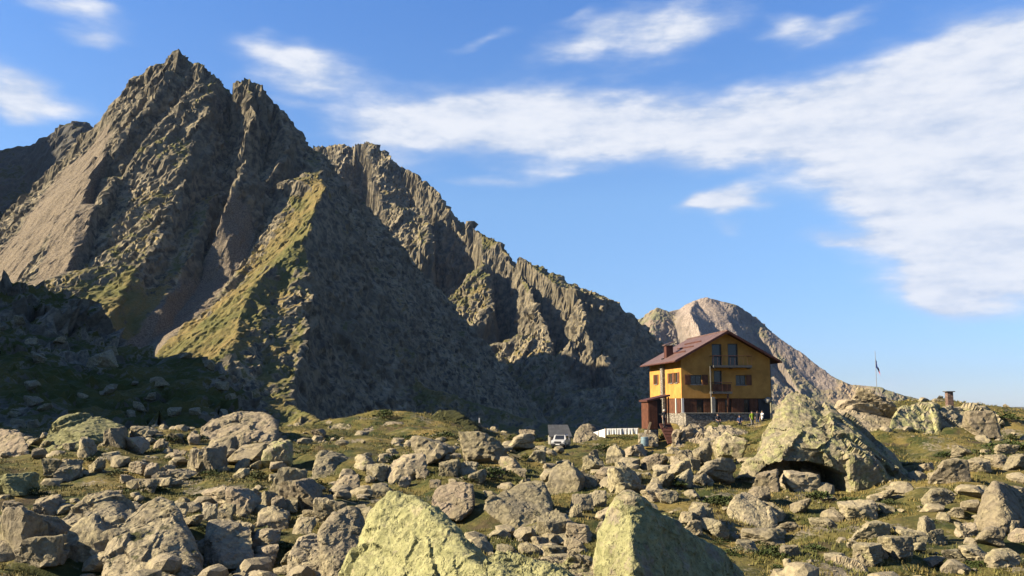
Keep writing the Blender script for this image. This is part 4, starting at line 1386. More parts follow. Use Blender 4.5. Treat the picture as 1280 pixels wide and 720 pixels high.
WIN = [(864, 877, 469.5, 481.5, 'both'), (917.5, 929.5, 469.5, 482, 'right')]
ATT = [(890, 901.5, 430.5, 457.5), (909, 921, 430, 457.5)]
DOOR1 = (891.5, 901, 464, 490.5)
GFD = [(871, 878.5), (888.5, 895.5), (904.5, 911.5), (927, 933.5)]
cm = MB()
for a, b, t, u, s in WIN:
    cm.box(gx(a), gx(b), -0.3, 0.22, gz(u), gz(t))
for a, b, t, u in ATT + [DOOR1]:
    cm.box(gx(a), gx(b), -0.3, 0.30, gz(u), gz(t))
# left wall openings: y runs back along the wall
LW = [(1.15, 2.15), (3.0, 4.0), (8.6, 9.5)]
for a, b in LW:
    cm.box(-0.3, 0.20, a, b, 4.55, 5.65)
cut(wl, cm)
cm = MB()
for a, b in GFD:
    cm.box(gx(a), gx(b), -0.3, 0.5, ZB - 0.9, ZF - 0.12)
cm.box(-0.3, 0.5, 1.0, 2.2, ZB + .2, ZF - .25)
cut(gf, cm)


def window(x0, x1, z0, z1, y=0.2, shut=None, parent=house, axis='x'):
    w = MB()
    f = 0.07
    def b(m, u0, u1, v0, v1, q0, q1):
        return m.box(u0, u1, v0, v1, q0, q1) if axis == 'x' else m.box(v0, v1, u0, u1, q0, q1)
    b(w, x0 + .003, x0 + f, y - .08, y - .003, z0 + .003, z1 - .003); b(w, x1 - f, x1 - .003, y - .08, y - .003, z0 + .003, z1 - .003)
    b(w, x0 + f + .001, x1 - f - .001, y - .08, y - .003, z0 + .003, z0 + f); b(w, x0 + f + .001, x1 - f - .001, y - .08, y - .003, z1 - f, z1 - .003)
    b(w, (x0 + x1) / 2 - .03, (x0 + x1) / 2 + .03, y - .07, y - .004, z0 + f + .001, z1 - f - .001)
    win = w.build('window', m_frame, parent)
    b(MB(), x0 + f * .9, x1 - f * .9, y - .035, y - .025, z0 + f * .9, z1 - f * .9).build('pane', m_glass, win)
    b(MB(), x0 - .08, x1 + .08, -.10, .0 - .002, z0 - .07, z0 - .003).build('sill', m_conc, win)
    hw = (x1 - x0) / 2 + .05
    for side in shut or ():
        s = MB()
        a0, a1 = (x0 - hw - .02, x0 - .02) if side == 'left' else (x1 + .02, x1 + hw + .02)
        b(s, a0, a1, -.065, -.02, z0 - .02, z1 + .02)
        for q in np.linspace(z0 + .1, z1 - .14, 7):
            b(s, a0 + .06, a1 - .06, -.085, -.0655, q, q + .06)
        s.build('shutter', m_shut, win)
    return win


for a, b, t, u, s in WIN:
    window(gx(a), gx(b), gz(u), gz(t), shut=('left', 'right') if s == 'both' else ('right',))
for a, b, in LW:
    window(a, b, 4.55, 5.65, 0.18, ('left', 'right'), axis='y')
for a, b, t, u in ATT + [DOOR1]:
    x0, x1, z0, z1 = gx(a), gx(b), gz(u), gz(t)
    d = MB()
    d.box(x0 + .003, x0 + .09, .1, .28, z0 + .02, z1 - .003).box(x1 - .09, x1 - .003, .1, .28, z0 + .02, z1 - .003).box(x0 + .091, x1 - .091, .1, .28, z1 - .09, z1 - .003)
    d.box(x0 + .091, x1 - .091, .15, .26, z0 + .95, z0 + 1.05)
    d = d.build('balcony_door', m_frame, house)
    MB().box(x0 + .08, x1 - .08, .21, .23, z0 + .02, z1 - .08).build('pane', m_glass, d)
for a, b in GFD:
    x0, x1 = gx(a), gx(b)
    d = MB()
    d.box(x0 + .003, x0 + .08, .2, .42, ZB - .88, ZF - .123).box(x1 - .08, x1 - .003, .2, .42, ZB - .88, ZF - .123).box(x0 + .081, x1 - .081, .2, .42, ZF - .2, ZF - .123)
    d = d.build('ground_floor_door', m_black, house)
    MB().box(x0 + .07, x1 - .07, .3, .32, ZB - .88, ZF - .19).build('pane', m_glass, d)
# timber panels between the ground-floor openings
edges = [0.14] + [gx(v) for ab in GFD for v in ab] + [HW - 1.5]
for i in range(0, len(edges), 2):
    a, b = edges[i] + .06, edges[i + 1] - .06
    n = max(2, int((b - a) / 0.42))
    for k in range(n):
        u0 = a + (b - a) * k / n; u1 = a + (b - a) * (k + 1) / n - .02
        MB().box(u0, u1, .045, .098, ZB - .6, ZF - .06).build('board', m_brn, house)
# white corner posts
MB().box(-.02, .22, -.03, .098, ZB + .075, ZF - .004).build('corner_post', m_white, house)
MB().box(-.03, .098, 1.9, 2.15, ZB - .01, ZF - .004).build('corner_post', m_white, house)
MB().box(.02, .098, 0.45, 1.7, ZB + .1, ZF - .1).build('side_panel', m_brn2, house)
# flat black panel for the shade of a recess, right end of ground floor
MB().box(HW - 1.45, HW - .2, .03, .098, ZB - 1.6, ZF - .1).build('recess_shade_panel', m_black, house)
# balconies
MB().box(gx(887.5), gx(933), -1.05, -.003, gz(460.5), gz(457.8)).build('balcony_slab', m_frame, house)
b2 = MB().box(gx(886), gx(909), -.95, -.003, gz(493), gz(490.2)).build('balcony_slab', m_frame, house)
for (a, b, z0, hgt, yy) in ((gx(887.5), gx(933), gz(457.6), 1.0, -1.0), (gx(886), gx(909), gz(490.0), 0.95, -.9)):
    rail = MB().bar((a, yy, z0 + hgt), (b, yy, z0 + hgt), .03).bar((a, yy, z0 + hgt), (a, -.02, z0 + hgt), .03).bar((b, yy, z0 + hgt), (b, -.02, z0 + hgt), .03)
    ro = rail.build('railing', m_verge, house)
    for x in np.linspace(a, b, max(3, int((b - a) / .42))):
        MB().bar((x, yy, z0), (x, yy, z0 + hgt), .012, n=5).build('baluster', m_verge, ro)
# timber screen on the lower balcony and the pale strut that carries it
MB().box(gx(886.5), gx(908), -.86, -.83, gz(489.6), gz(481)).build('balcony_panel', m_brn, house)
MB().box(gx(883.4), gx(887.2), -1.25, -.95, -.2, gz(497)).build('support_post', m_conc, house)
MB().bar((gx(884), -.9, gz(497)), (gx(884), -.9, gz(459)), .07).build('drain_pipe', m_frame, house)
MB().box(gx(903), gx(905), -.9, -.75, ZB + .08, gz(493.2)).build('support_post', m_brn, house)
# brackets below the upper balcony
for px_ in (889, 910, 931):
    x = gx(px_)
    MB().poly([(x, 0), (x + .12, 0), (x + .12, .1), (x, .1)], -.9, -.01).build('bracket', m_frame, house).location = (0, 0, gz(460.5) - .11)
# roof: two slopes with generous eaves
OV, OG, TH = 0.95, 0.95, 0.17
zr, ze = ZR + .18, ZE - OV * SLP + .18
roof = empty('roof', (0, 0, 0)); roof.parent = house
for s in (-1, 1):
    xe = -OV if s < 0 else HW + OV
    n = 15
    for k in range(n):          # standing-seam sheets
        y0 = -OG + (HD + OG + .7) * k / n; y1 = -OG + (HD + OG + .7) * (k + 1) / n - .012
        MB().quadslab([(HW / 2 + s * .004, y0, zr), (HW / 2 + s * .004, y1, zr), (xe, y1, ze), (xe, y0, ze)], TH * .55).build('roof_sheet', m_roof, roof)
    MB().quadslab([(HW / 2 + s * .003, -OG + .1, zr - .12), (HW / 2 + s * .003, HD + .6, zr - .12), (xe - s * -.1, HD + .6, ze - .10), (xe - s * -.1, -OG + .1, ze - .10)], .07).build('roof_deck', m_verge, roof)
    MB().quadslab([(HW / 2 + s * .003, -OG - .05, zr + .03), (HW / 2 + s * .003, -OG - .002, zr + .03), (xe, -OG - .002, ze + .03), (xe, -OG - .05, ze + .03)], .26).build('verge_board', m_verge, roof)
    MB().bar((xe, -OG, ze - .1), (xe, HD + .6, ze - .1), .07).build('gutter', m_verge, roof)
MB().bar((HW / 2, -OG, zr + .02), (HW / 2, HD + .7, zr + .02), .09, n=6).build('ridge_cap', m_roof, roof)
for k in range(3):             # snow guards
    x = 1.0 + k * 1.1
    zz = ze + (x + OV) * SLP
    MB().box(x, x + .05, 1.4 + k * .5, 6.6 + k * .7, zz + .0, zz + .16).build('snow_guard', m_verge, roof)
ch = empty('chimney', (0, 0, 0)); ch.parent = roof
MB().box(.15, .95, 5.4, 6.3, ze + .3, ze + 2.05).build('chimney_stack', m_verge, ch)
MB().quadslab([(.0, 5.25, ze + 2.12), (.0, 6.45, ze + 2.12), (1.12, 6.45, ze + 2.5), (1.12, 5.25, ze + 2.5)], .09).build('chimney_cap', m_roof, ch)
# flue of pale stone on the side wall
MB().box(-.32, -.003, 5.6, 6.5, -1.0, ZE - .3).build('side_flue', m_stone, house)
MB().box(-.2, -.003, 5.75, 6.3, ZE - .3, ZE + .25).build('flue_cap', m_black, house)
# satellite dish on its bracket
dish = MB()
r = bmesh.ops.create_uvsphere(dish.bm, u_segments=20, v_segments=10, radius=0.62)
bmesh.ops.delete(dish.bm, geom=[v for v in dish.bm.verts if v.co.z > -0.30], context='VERTS')
for v in dish.bm.verts:
    v.co = Vector((v.co.x * .85 + 0, v.co.z + .45, v.co.y * .85))
dish.bar((0, -.15, 0), (0, -.55, 0), .02).bar((0, .0, -.03), (0.05, .45, -.1), .03)
d = dish.build('satellite_dish', m_conc, house)
d.scale = (.85, .85, .85)
d.location = (gx(953), -.55, gz(501)); d.rotation_euler = (0, 0, math.radians(-18))
for f in d.data.polygons:
    f.use_smooth = True
# rain pipe at the far right corner
MB().bar((HW + .08, .1, -.5), (HW + .08, .1, ZE - .1), .05).build('drain_pipe', m_frame, house)

# ---- brown porch tower at the near corner
PO = at(812, 557, 89.0)
kpx = 89.0 / F_PX
porch = empty('porch_tower', PO, math.radians(8.0))
tag(porch, "narrow rust-brown porch tower with dark opening at the left corner of the yellow house", 'porch')
def pxm(v): return (v - 812) * kpx
def pzm(v): return (557 - v) * kpx
MB().box(0.15, pxm(824), .1, 2.3, -1.0, pzm(536)).build('stone_pier', m_stone, porch)
for k in range(4):
    x0 = 0 + pxm(823) * k / 4; x1 = pxm(823) * (k + 1) / 4 - .015
    MB().box(x0, x1, .0, .06, pzm(537), pzm(502.5)).build('board', m_brn2, porch)
for k in range(7):
    MB().box(-.06, -.003, .06 + k * .34, .06 + (k + 1) * .34 - .015, pzm(537), pzm(502.5)).build('board', m_brn2, porch)
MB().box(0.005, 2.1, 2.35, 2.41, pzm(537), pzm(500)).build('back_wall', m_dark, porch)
MB().box(.003, 2.08, .062, 2.34, pzm(537), pzm(536)).build('floor', m_wood, porch)
for x in (pxm(834.5), pxm(837.5)):
    MB().box(x - .06, x + .06, 0, .12, pzm(531), pzm(497.5)).build('post', m_brn2, porch)
MB().quadslab([(-.25, -.25, pzm(501.4)), (pxm(838.7), -.25, pzm(494.5)), (pxm(838.7), 2.6, pzm(494.5)), (-.25, 2.6, pzm(501.4))], .17).build('porch_roof', m_verge, porch)
MB().box(pxm(825), pxm(834), .04, .1, pzm(519.5), pzm(517.8)).build('rail', m_wood, porch)
# dark ramp that comes down from it
MB().quadslab([(pxm(824.5), -.1, pzm(530)), (pxm(839), -.1, pzm(530)), (pxm(844), -1.6, pzm(553)), (pxm(829), -1.6, pzm(553))], .15).build('ramp', m_verge, porch)
for k in range(6):
    t = k / 6 + .08
    MB().box(pxm(825 + 4.5 * t), pxm(839 + 4.5 * t), -.12 - 1.5 * t, -.04 - 1.5 * t, pzm(530 + 23 * t) + .003, pzm(530 + 23 * t) + .05).build('ramp_cleat', m_brn, porch)
# plank leaning against it, and the drum beside
pl = MB().box(-.1, .1, -.03, .03, 0, 2.1).build('plank', m_wood)
pl.location = at(805.5, 553, 88.2); pl.rotation_euler = (math.radians(-6), math.radians(19), 0)
tag(pl, "weathered plank leaning against the rust-brown porch", 'plank')
br = MB()
prof = [(0, 0), (.34, 0), (.37, .05), (.38, .28), (.40, .30), (.38, .33), (.38, .58), (.40, .60), (.38, .63), (.37, .86), (.34, .9), (0, .9)]
N = 20
rings = [[br.bm.verts.new((r * math.cos(2 * math.pi * i / N), r * math.sin(2 * math.pi * i / N), z)) for i in range(N)] for r, z in prof[1:-1]]
for a, b in zip(rings[:-1], rings[1:]):
    for i in range(N):
        br.bm.faces.new((a[i], a[(i + 1) % N], b[(i + 1) % N], b[i]))
br.bm.faces.new(rings[0][::-1]); br.bm.faces.new(rings[-1])
bo = br.build('barrel', m_barrel)
bo.location = at(806, 558, 87.0)
tag(bo, "blue-grey barrel standing at the foot of the porch", 'barrel')

# ---- washing on the line
cl = empty('clothesline', at(768, 556, 93.5))
tag(cl, "washing line of thin rope on wooden posts left of the house", 'clothesline')
LP_ = [at(739, 541.5, 94.5), at(757, 535.8, 93.6), at(798, 535.2, 93.2)]
for a in LP_:
    g = ground_z(a.x, a.y)
    MB().bar(a - cl.location + Vector((0, 0, .05)), Vector((a.x, a.y, min(g, a.z - .6) - .3)) - cl.location, .045, n=8).build('post', m_wood, cl)
for a, b in zip(LP_[:-1], LP_[1:]):
    MB().bar(a - cl.location, b - cl.location, .012, n=5).build('rope', m_sheet, cl)


def sheet(a, b, drop, label):
    """a cloth folded over the line"""
    nx, nz = 10, 7
    V, Fc = [], []
    ph = random.uniform(0, 6)
    dirx = (b - a)
    nrm = Vector((-dirx.y, dirx.x, 0)).normalized()
    for j in range(nz * 2 + 1):
        t = j / (nz * 2)
        side = -1 if t < .5 else 1
        f = abs(t - .5) * 2
        for i in range(nx + 1):
            s = i / nx
            wob = math.sin(s * 9 + ph) * .035 * f + .02 * math.sin(s * 23 + ph)
            p = a + dirx * s + nrm * (side * .012 + wob + side * .02 * f) + Vector((0, 0, .012 * (1 - f) - drop * f * (1 + .04 * math.sin(s * 5 + ph)) * (1 if side < 0 else .8)))
            V.append(p)
    base = a + dirx * .5 - Vector((0, 0, drop))
    V = [v - base for v in V]
    for j in range(nz * 2):
        for i in range(nx):
            k = j * (nx + 1) + i
            Fc.append((k, k + 1, k + nx + 2, k + nx + 1))
    o = link('hanging_sheet', mesh_from('hanging_sheet', [tuple(v) for v in V], Fc, m_sheet, smooth=True), loc=base)
    tag(o, label, 'sheet', 'white sheets on the washing line')


L0, L1, L2 = LP_
for i, (t0, t1, w_) in enumerate(((.05, .48, "at the low left end of"), (.52, .97, "second from the left end of"))):
    sheet(L0.lerp(L1, t0), L0.lerp(L1, t1), 0.92, "large white sheet hanging " + w_ + " the washing line")
names = ["just right of the middle post of", "fourth from the left on", "fifth from the left on", "third from the right end on", "second from the right end on", "at the porch end of"]
for i, w_ in enumerate(names):
    sheet(L1.lerp(L2, i / 6 + .012), L1.lerp(L2, (i + 1) / 6 - .012), 0.62 - .03 * (i % 2), "small white cloth hanging " + w_ + " the washing line")

# ---- grey shed and white off-road car
SH = ground_hit(699, 556.5)
SH = Vector((SH.x + .35, SH.y + 4.2, ground_z(SH.x, SH.y + 4.2) + .1))
shed = empty('shed', SH, math.radians(6))
shed.scale = (.85, .85, .85)
tag(shed, "small shed with sloping dark grey roof behind the white car", 'shed')
MB().box(-1.15, 1.15, 0, 1.8, -.5, 0.95).build('wall', m_conc, shed)
for k in range(6):
    x0 = -1.32 + 2.64 * k / 6; x1 = -1.32 + 2.64 * (k + 1) / 6 - .012
    MB().quadslab([(x0 * .88, 1.9, 2.15), (x1 * .88, 1.9, 2.15), (x1, -.2, .9), (x0, -.2, .9)], .06).build('roof_sheet', m_shed, shed)
MB().box(-.4, .4, -.05, -.003, -.4, .85).build('door', m_brn, shed)
CP = ground_hit(701, 560.5)
car = empty('car', CP, math.radians(-14))
car.scale = (.7, .7, .7)
tag(car, "white off-road car parked on the ridge, facing the valley", 'car')
prof = [(-2.0, .45), (-2.02, .85), (-1.9, 1.0), (-.95, 1.08), (-.45, 1.62), (.9, 1.66), (1.75, 1.60), (1.95, 1.02), (2.0, .55), (1.95, .42)]
bmv = bmesh.new()
rowsv = []
for sx in (-1, -.86, .86, 1):
    rowsv.append([bmv.verts.new((sx * (.84 if z < 1.1 else .70) * (1 if abs(sx) == 1 else 1.0), y, z if abs(sx) == 1 else z + (.02 if z > .9 else 0))) for y, z in prof])
for a, b in zip(rowsv[:-1], rowsv[1:]):
    for i in range(len(prof)):
        j = (i + 1) % len(prof)
        bmv.faces.new((a[i], a[j], b[j], b[i]))
bmv.faces.new(rowsv[0][::-1]); bmv.faces.new(rowsv[-1])
bmesh.ops.bevel(bmv, geom=list(bmv.edges), offset=.03, segments=1, affect='EDGES')
mb = MB(); mb.bm.free(); mb.bm = bmv
mb.build('body', m_car, car, smooth=False)
MB().quadslab([(-.58, -.96, 1.13), (.58, -.96, 1.13), (.54, -.52, 1.60), (-.54, -.52, 1.60)], .004).build('windscreen', m_glass, car)
for s in (-1, 1):
    MB().box(s * .79 - .005, s * .79 + .005, -.55, .2, 1.14, 1.5).build('side_window', m_glass, car)
    MB().box(s * .79 - .005, s * .79 + .005, .28, 1.1, 1.14, 1.5).build('side_window', m_glass, car)
    MB().box(s * .60 - .14, s * .60 + .14, -2.05, -1.99, .72, .9, .02).build('headlight', m_lamp, car)
    MB().box(s * .86 - .02, s * .86 + .16 * s + .02 if s > 0 else s * .86 + .02, -.62, -.5, 1.08, 1.24).build('wing_mirror', m_black, car) if s > 0 else \
        MB().box(-1.04, -.86, -.62, -.5, 1.08, 1.24).build('wing_mirror', m_black, car)
    for yy in (-1.25, 1.2):
        w = MB().bar((s * .62, yy, .36), (s * .87, yy, .36), .36, n=18).build('wheel', m_tyre, car)
        MB().bar((s * .871, yy, .36), (s * .88, yy, .36), .2, n=14).build('rim', m_metal, w)
MB().box(-.42, .42, -2.04, -2.0, .68, .9).build('grille', m_black, car)
MB().box(-.84, .84, -2.12, -1.98, .40, .62, .03).build('bumper', m_black, car)
MB().box(-.26, .26, -2.135, -2.121, .47, .58).build('number_plate', m_sheet, car)
MB().box(-.60, .60, -.3, 1.5, 1.69, 1.73).build('roof_rack', m_black, car)

# ---- flagpole, chimney on the skyline, cairn marker
FB = at(1096.5, 500, 80.0)
FB.z = min(FB.z, ground_z(FB.x, FB.y)) - .2
fpole = empty('flagpole', FB)
tag(fpole, "slender flagpole with limp blue, white and red flag behind the rock stack", 'flagpole')
tp = at(1093.8, 440, 80.0) - FB
MB().bar((0, 0, 0), tp, .035, .022, n=8).build('pole', m_metal, fpole)
MB().bar(tp, tp + Vector((0, 0, .06)), .045, .02, n=8).build('finial', m_metal, fpole)
FLAGC = [("blue_cloth", (0.012, 0.022, 0.085)), ("white_cloth", (0.40, 0.40, 0.40)), ("red_cloth", (0.20, 0.012, 0.016))]
up = at(1094.3, 447.5, 80.0) - FB
for k, (nm, c) in enumerate(FLAGC):
    V, Fc = [], []
    nu, nv = 6, 12
    for j in range(nv + 1):
        t = j / nv
        for i in range(nu + 1):
            s = (k + i / nu) / 3
            hang = s * 1.05 + t * .85 * (1 - .25 * s)
            x = .02 + .16 * s + .17 * t * s + .03 * math.sin(9 * s + 3 * t) + .05 * s
            y = .09 * math.sin(11 * s + 2 * t)
            V.append((up.x + x, up.y + y, up.z - hang * .98))
    for j in range(nv):
        for i in range(nu):
            q = j * (nu + 1) + i
            Fc.append((q, q + 1, q + nu + 2, q + nu + 1))
    link('flag_band', mesh_from('flag_band', V, Fc, paint(nm, c, .9, .1, 4.0, .05), smooth=True), fpole)
CB = at(1187, 504.5, 76.5)
chm = empty('skyline_chimney', CB)
tag(chm, "small reddish stone chimney with flat cap on the right skyline", 'chimney')
m_brick = masonry("reddish_masonry", (0.10, 0.06, 0.05), (0.17, 0.115, 0.095), (0.08, 0.07, 0.065), 6.0)
MB().box(-.24, .24, -.24, .24, -.9, .98).build('stack', m_brick, chm)
MB().box(-.38, .38, -.34, .34, .985, 1.06).build('cap', m_frame, chm)
for sx_ in (-.18, .18):
    for sy_ in (-.18, .18):
        MB().box(sx_ - .05, sx_ + .05, sy_ - .05, sy_ + .05, .93, .984).build('cap_block', m_brick, chm) if False else None
KB = at(599, 537, 96.5)
cairn = empty('cairn', KB)
tag(cairn, "small pale stone cairn with a white marker post on the knoll", 'cairn')
rr = random.Random(3)
for k in range(12):
    o = link('stone', VAR[k % len(VAR)], cairn)
    lv = k // 5
    o.location = (rr.uniform(-.38, .38) * (1 - lv * .3), rr.uniform(-.3, .3) * (1 - lv * .3), -.15 + lv * .28)
    o.scale = (rr.uniform(.3, .45), rr.uniform(.3, .4), rr.uniform(.3, .4))
    o.rotation_euler = (0, 0, rr.uniform(0, 6))
    rock_props(o, .1, .2)
MB().box(-.07, .07, -.05, .05, .1, 1.25).build('marker_post', m_white, cairn)

# ---- people
SKIN = paint("skin", (0.20, 0.115, 0.08), 0.6, 0.1, 6.0, 0.3)
HAIRM = paint("dark_hair", (0.02, 0.014, 0.01), 0.7, 0.3, 20.0)


def cloth(nm, c):
    return paint(nm, c, 0.9, 0.15, 7.0, 0.05)


def person(px, py, Y, face, label, top, legs, pose='stand', cap=None, ground=None):
    """one body as a continuous skin: limbs, palms and fingers fused; clothing by region"""
    J = []                                   # (a, b, ra, rb, region)
    sit = pose == 'sit'
    hz = 0.47 if sit else 0.93
    J += [((0, 0, hz), (0, 0, hz + .22), .135, .125, 1), ((0, 0, hz + .22), (0, -.01, hz + .50), .125, .14, 1),
          ((-.15, 0, hz + .50), (.15, 0, hz + .50), .075, .075, 1), ((0, -.01, hz + .50), (0, -.02, hz + .63), .06, .055, 0),
          ((0, -.03, hz + .66), (0, -.02, hz + .76), .085, .098, 0), ((0, -.115, hz + .70), (0, -.125, hz + .675), .016, .02, 0),
          ((-.098, -.01, hz + .71), (-.098, -.01, hz + .69), .02, .02, 0), ((.098, -.01, hz + .71), (.098, -.01, hz + .69), .02, .02, 0)]
    for s in (-1, 1):
        hip = (s * .09, 0, hz - .02)
        if sit:
            knee, ank = (s * .12, -.44, .50), (s * .12, -.42, .09)
        else:
            knee, ank = (s * .10, -.03 if s > 0 else -.06, .50), (s * .11, .02 if s > 0 else -.01, .09)
        J += [(hip, knee, .088, .062, 2), (knee, ank, .06, .042, 2), (ank, (ank[0] + s * .02, ank[1] - .17, .045), .05, .04, 3)]
        sh = (s * .19, 0, hz + .50)
        if pose == 'sit':
            el, wr = (s * .25, -.10, hz + .24), (s * .14, -.30, hz + .14)
        elif pose == 'lean' and s > 0:
            el, wr = (s * .30, -.12, hz + .28), (s * .26, -.34, hz + .36)
        else:
            el, wr = (s * .25, .02, hz + .23), (s * .25, -.10, hz + .0)
        J += [(sh, el, .055, .043, 1), (el, wr, .042, .03, 0)]
        w = Vector(wr); dv = (w - Vector(el)).normalized()
        sidev = Vector((0, 1, 0)).cross(dv).normalized() if abs(dv.y) < .9 else Vector((1, 0, 0))
        J.append((wr, tuple(w + dv * .08), .032, .034, 0))
        for k in range(4):
            r0 = w + dv * .08 + sidev * ((k - 1.5) * .021)
            mid = r0 + dv * (.035 + .008 * (1.5 - abs(k - 1.4)))
            J.append((tuple(r0), tuple(mid), .0105, .0095, 0))
            J.append((tuple(mid), tuple(mid + dv * .028 + Vector((0, -.018, 0))), .0095, .008, 0))
        th = w + dv * .025 - sidev * .03
        J.append((tuple(th), tuple(th + dv * .04 - sidev * .03), .012, .010, 0))
    bm = bmesh.new()
    for a, b, ra, rb, _ in J:
        a, b = Vector(a), Vector(b)
        d = b - a
        q = d.to_track_quat('Z', 'Y').to_matrix().to_4x4()
        bmesh.ops.create_cone(bm, cap_ends=True, segments=10, radius1=ra, radius2=rb, depth=max(d.length, 1e-3), matrix=Matrix.Translation((a + b) / 2) @ q)
        for p, r in ((a, ra), (b, rb)):
            bmesh.ops.create_icosphere(bm, subdivisions=2, radius=r, matrix=Matrix.Translation(p))
    me = bpy.data.meshes.new('body')
    bm.to_mesh(me); bm.free()
    o = link('body', me)
    md = o.modifiers.new('r', 'REMESH'); md.mode = 'VOXEL'; md.voxel_size = 0.013
    sm = o.modifiers.new('s', 'SMOOTH'); sm.iterations = 3; sm.factor = .5
    bpy.context.view_layer.update()
    me2 = bpy.data.meshes.new_from_object(o.evaluated_get(bpy.context.evaluated_depsgraph_get()))
    bpy.data.objects.remove(o, do_unlink=True); bpy.data.meshes.remove(me)
    for m in (SKIN, top, legs, m_black):
        me2.materials.append(m)
    nf = len(me2.polygons)
    ctr = np.zeros(nf * 3, np.float32); me2.polygons.foreach_get('center', ctr); ctr = ctr.reshape(-1, 3)
    best = np.full(nf, 9e9); reg = np.zeros(nf, np.int32)
    for a, b, ra, rb, g in J:
        a, b = np.array(a), np.array(b); d = b - a
        t = np.clip(((ctr - a) @ d) / (d @ d + 1e-9), 0, 1)
        dist = np.linalg.norm(ctr - a - t[:, None] * d, axis=1) - (ra + t * (rb - ra))
        mk = dist < best
        best = np.where(mk, dist, best); reg = np.where(mk, g, reg)
    me2.polygons.foreach_set('material_index', reg)
    me2.polygons.foreach_set('use_smooth', np.ones(nf, bool))
    p = at(px, py, Y)
    root = empty('person', p, face)
    tag(root, label, 'person')
    link('body', me2, root)
    hb = MB()
    bmesh.ops.create_uvsphere(hb.bm, u_segments=16, v_segments=10, radius=.112)
    bmesh.ops.delete(hb.bm, geom=[v for v in hb.bm.verts if v.co.z < -.03 and v.co.y < .02 or v.co.z < -.07], context='VERTS')
    for v in hb.bm.verts:
        v.co = Vector((v.co.x * .98, v.co.y * 1.05 - .012, v.co.z + hz + .745))
    if cap is None:
        hb.build('hair', HAIRM, root, smooth=True)
    else:
        hb.poly([(-.08, hz + .765), (.08, hz + .765), (.07, hz + .778), (-.07, hz + .778)], -.20, -.10)
        hb.build('cap', cap, root, smooth=True)
    # eyes
    for s in (-1, 1):
        MB().box(s * .034 - .012, s * .034 + .012, -.128, -.112, hz + .715, hz + .727).build('eye', m_black, root)
    return root


c_hi = cloth("hi_vis_cloth", (0.12, 0.17, 0.02)); c_dk = cloth("dark_cloth", (0.02, 0.022, 0.03)); c_wh = cloth("white_shirt", (0.42, 0.42, 0.42))
c_gr = cloth("grey_cloth", (0.12, 0.12, 0.12)); c_bl = cloth("navy_cloth", (0.02, 0.03, 0.07))
person(940.5, 535.5, 93.0, .3, "person in bright yellow-green jacket standing by the stone wall", c_hi, c_gr)
person(947.5, 535, 93.8, -.5, "person in dark clothes standing between the yellow jacket and white shirt", c_dk, c_bl, cap=None)
person(953.5, 534.5, 94.2, -1.2, "person in white shirt standing below the satellite dish", c_wh, c_dk, pose='lean')
person(897.5, 533, 92.6, .2, "person in dark clothes sitting before the stone wall, nearest the pale post", c_dk, c_dk, pose='sit')
person(925, 535, 92.8, -.2, "person in dark blue sitting before the stone wall near the yellow jacket", c_bl, c_dk, pose='sit')
person(830.5, 534.5, 88.9, .4, "person in dark clothes and white cap standing in the porch opening", c_dk, c_dk, cap=m_white)
# ------------------------------------------------------------------ plants
def leaf_material(name, a, b, c):
    m, nt, bs = new_mat(name)
    P = nt.node('ShaderNodeNewGeometry').outputs['Position']
    n1 = nt.noise(P, 0.35, 3, 0.6)
    n2 = nt.noise(P, 7.0, 2, 0.6)
    col = nt.mix(nt.ramp(n2, 0.3, 0.7), a, b)
    col = nt.mix(nt.ramp(n1, 0.42, 0.62), col, c)
    nt.l.new(col, bs.inputs['Base Color'])
    bs.inputs['Roughness'].default_value = 0.75
    return m


m_shrub = leaf_material("juniper_leaf", (0.016, 0.024, 0.008), (0.040, 0.055, 0.014), (0.030, 0.036, 0.012))
m_stem = paint("shrub_stem", (0.05, 0.035, 0.022), 0.9, 0.2, 8.0)
m_grass = leaf_material("grass_blade", (0.046, 0.054, 0.014), (0.100, 0.090, 0.026), (0.150, 0.114, 0.040))


def shrub_mesh(seed, n=420):
    rg = np.random.default_rng(seed)
    V, Fc = [], []
    lob = rg.uniform(-.75, .75, (7, 2))
    for k in range(n):
        c = lob[rg.integers(0, 7)]
        a = rg.uniform(0, 6.28); r = math.sqrt(rg.random()) * rg.uniform(.25, .42)
        x, y = c[0] + r * math.cos(a), c[1] + r * math.sin(a)
        h = (.45 + .2 * math.sin(c[0] * 7) + .15 * math.cos(c[1] * 5)) * math.sqrt(max(.02, 1 - (r / .45) ** 2)) * rg.uniform(.55, 1.05)
        p = np.array((x, y, h))
        d = np.array((x - c[0] + rg.normal() * .25, y - c[1] + rg.normal() * .25, .35 + .3 * rg.random()))
        d /= np.linalg.norm(d)
        s = np.cross(d, rg.normal(size=3)); s /= np.linalg.norm(s) + 1e-6
        L, w = rg.uniform(.10, .20), rg.uniform(.025, .05)
        i = len(V)
        V += [p - s * w * .5, p + s * w * .5, p + d * L * .6 + s * w, p + d * L, p + d * L * .6 - s * w]
        Fc += [(i, i + 1, i + 2), (i, i + 2, i + 3), (i, i + 3, i + 4)]
    return mesh_from('foliage', np.array(V), Fc, m_shrub)


def stem_mesh(seed):
    rg = random.Random(seed)
    mb = MB()
    for k in range(7):
        a = rg.uniform(0, 6.28); r = rg.uniform(.3, .7)
        mb.bar((0, 0, -.15), (r * math.cos(a), r * math.sin(a), .3), .03, .012, n=5)
    bmesh.ops.recalc_face_normals(mb.bm, faces=list(mb.bm.faces))
    me = bpy.data.meshes.new('stem'); mb.bm.to_mesh(me); mb.bm.free(); me.materials.append(m_stem)
    return me


SHR = [(shrub_mesh(500 + k), stem_mesh(k)) for k in range(6)]


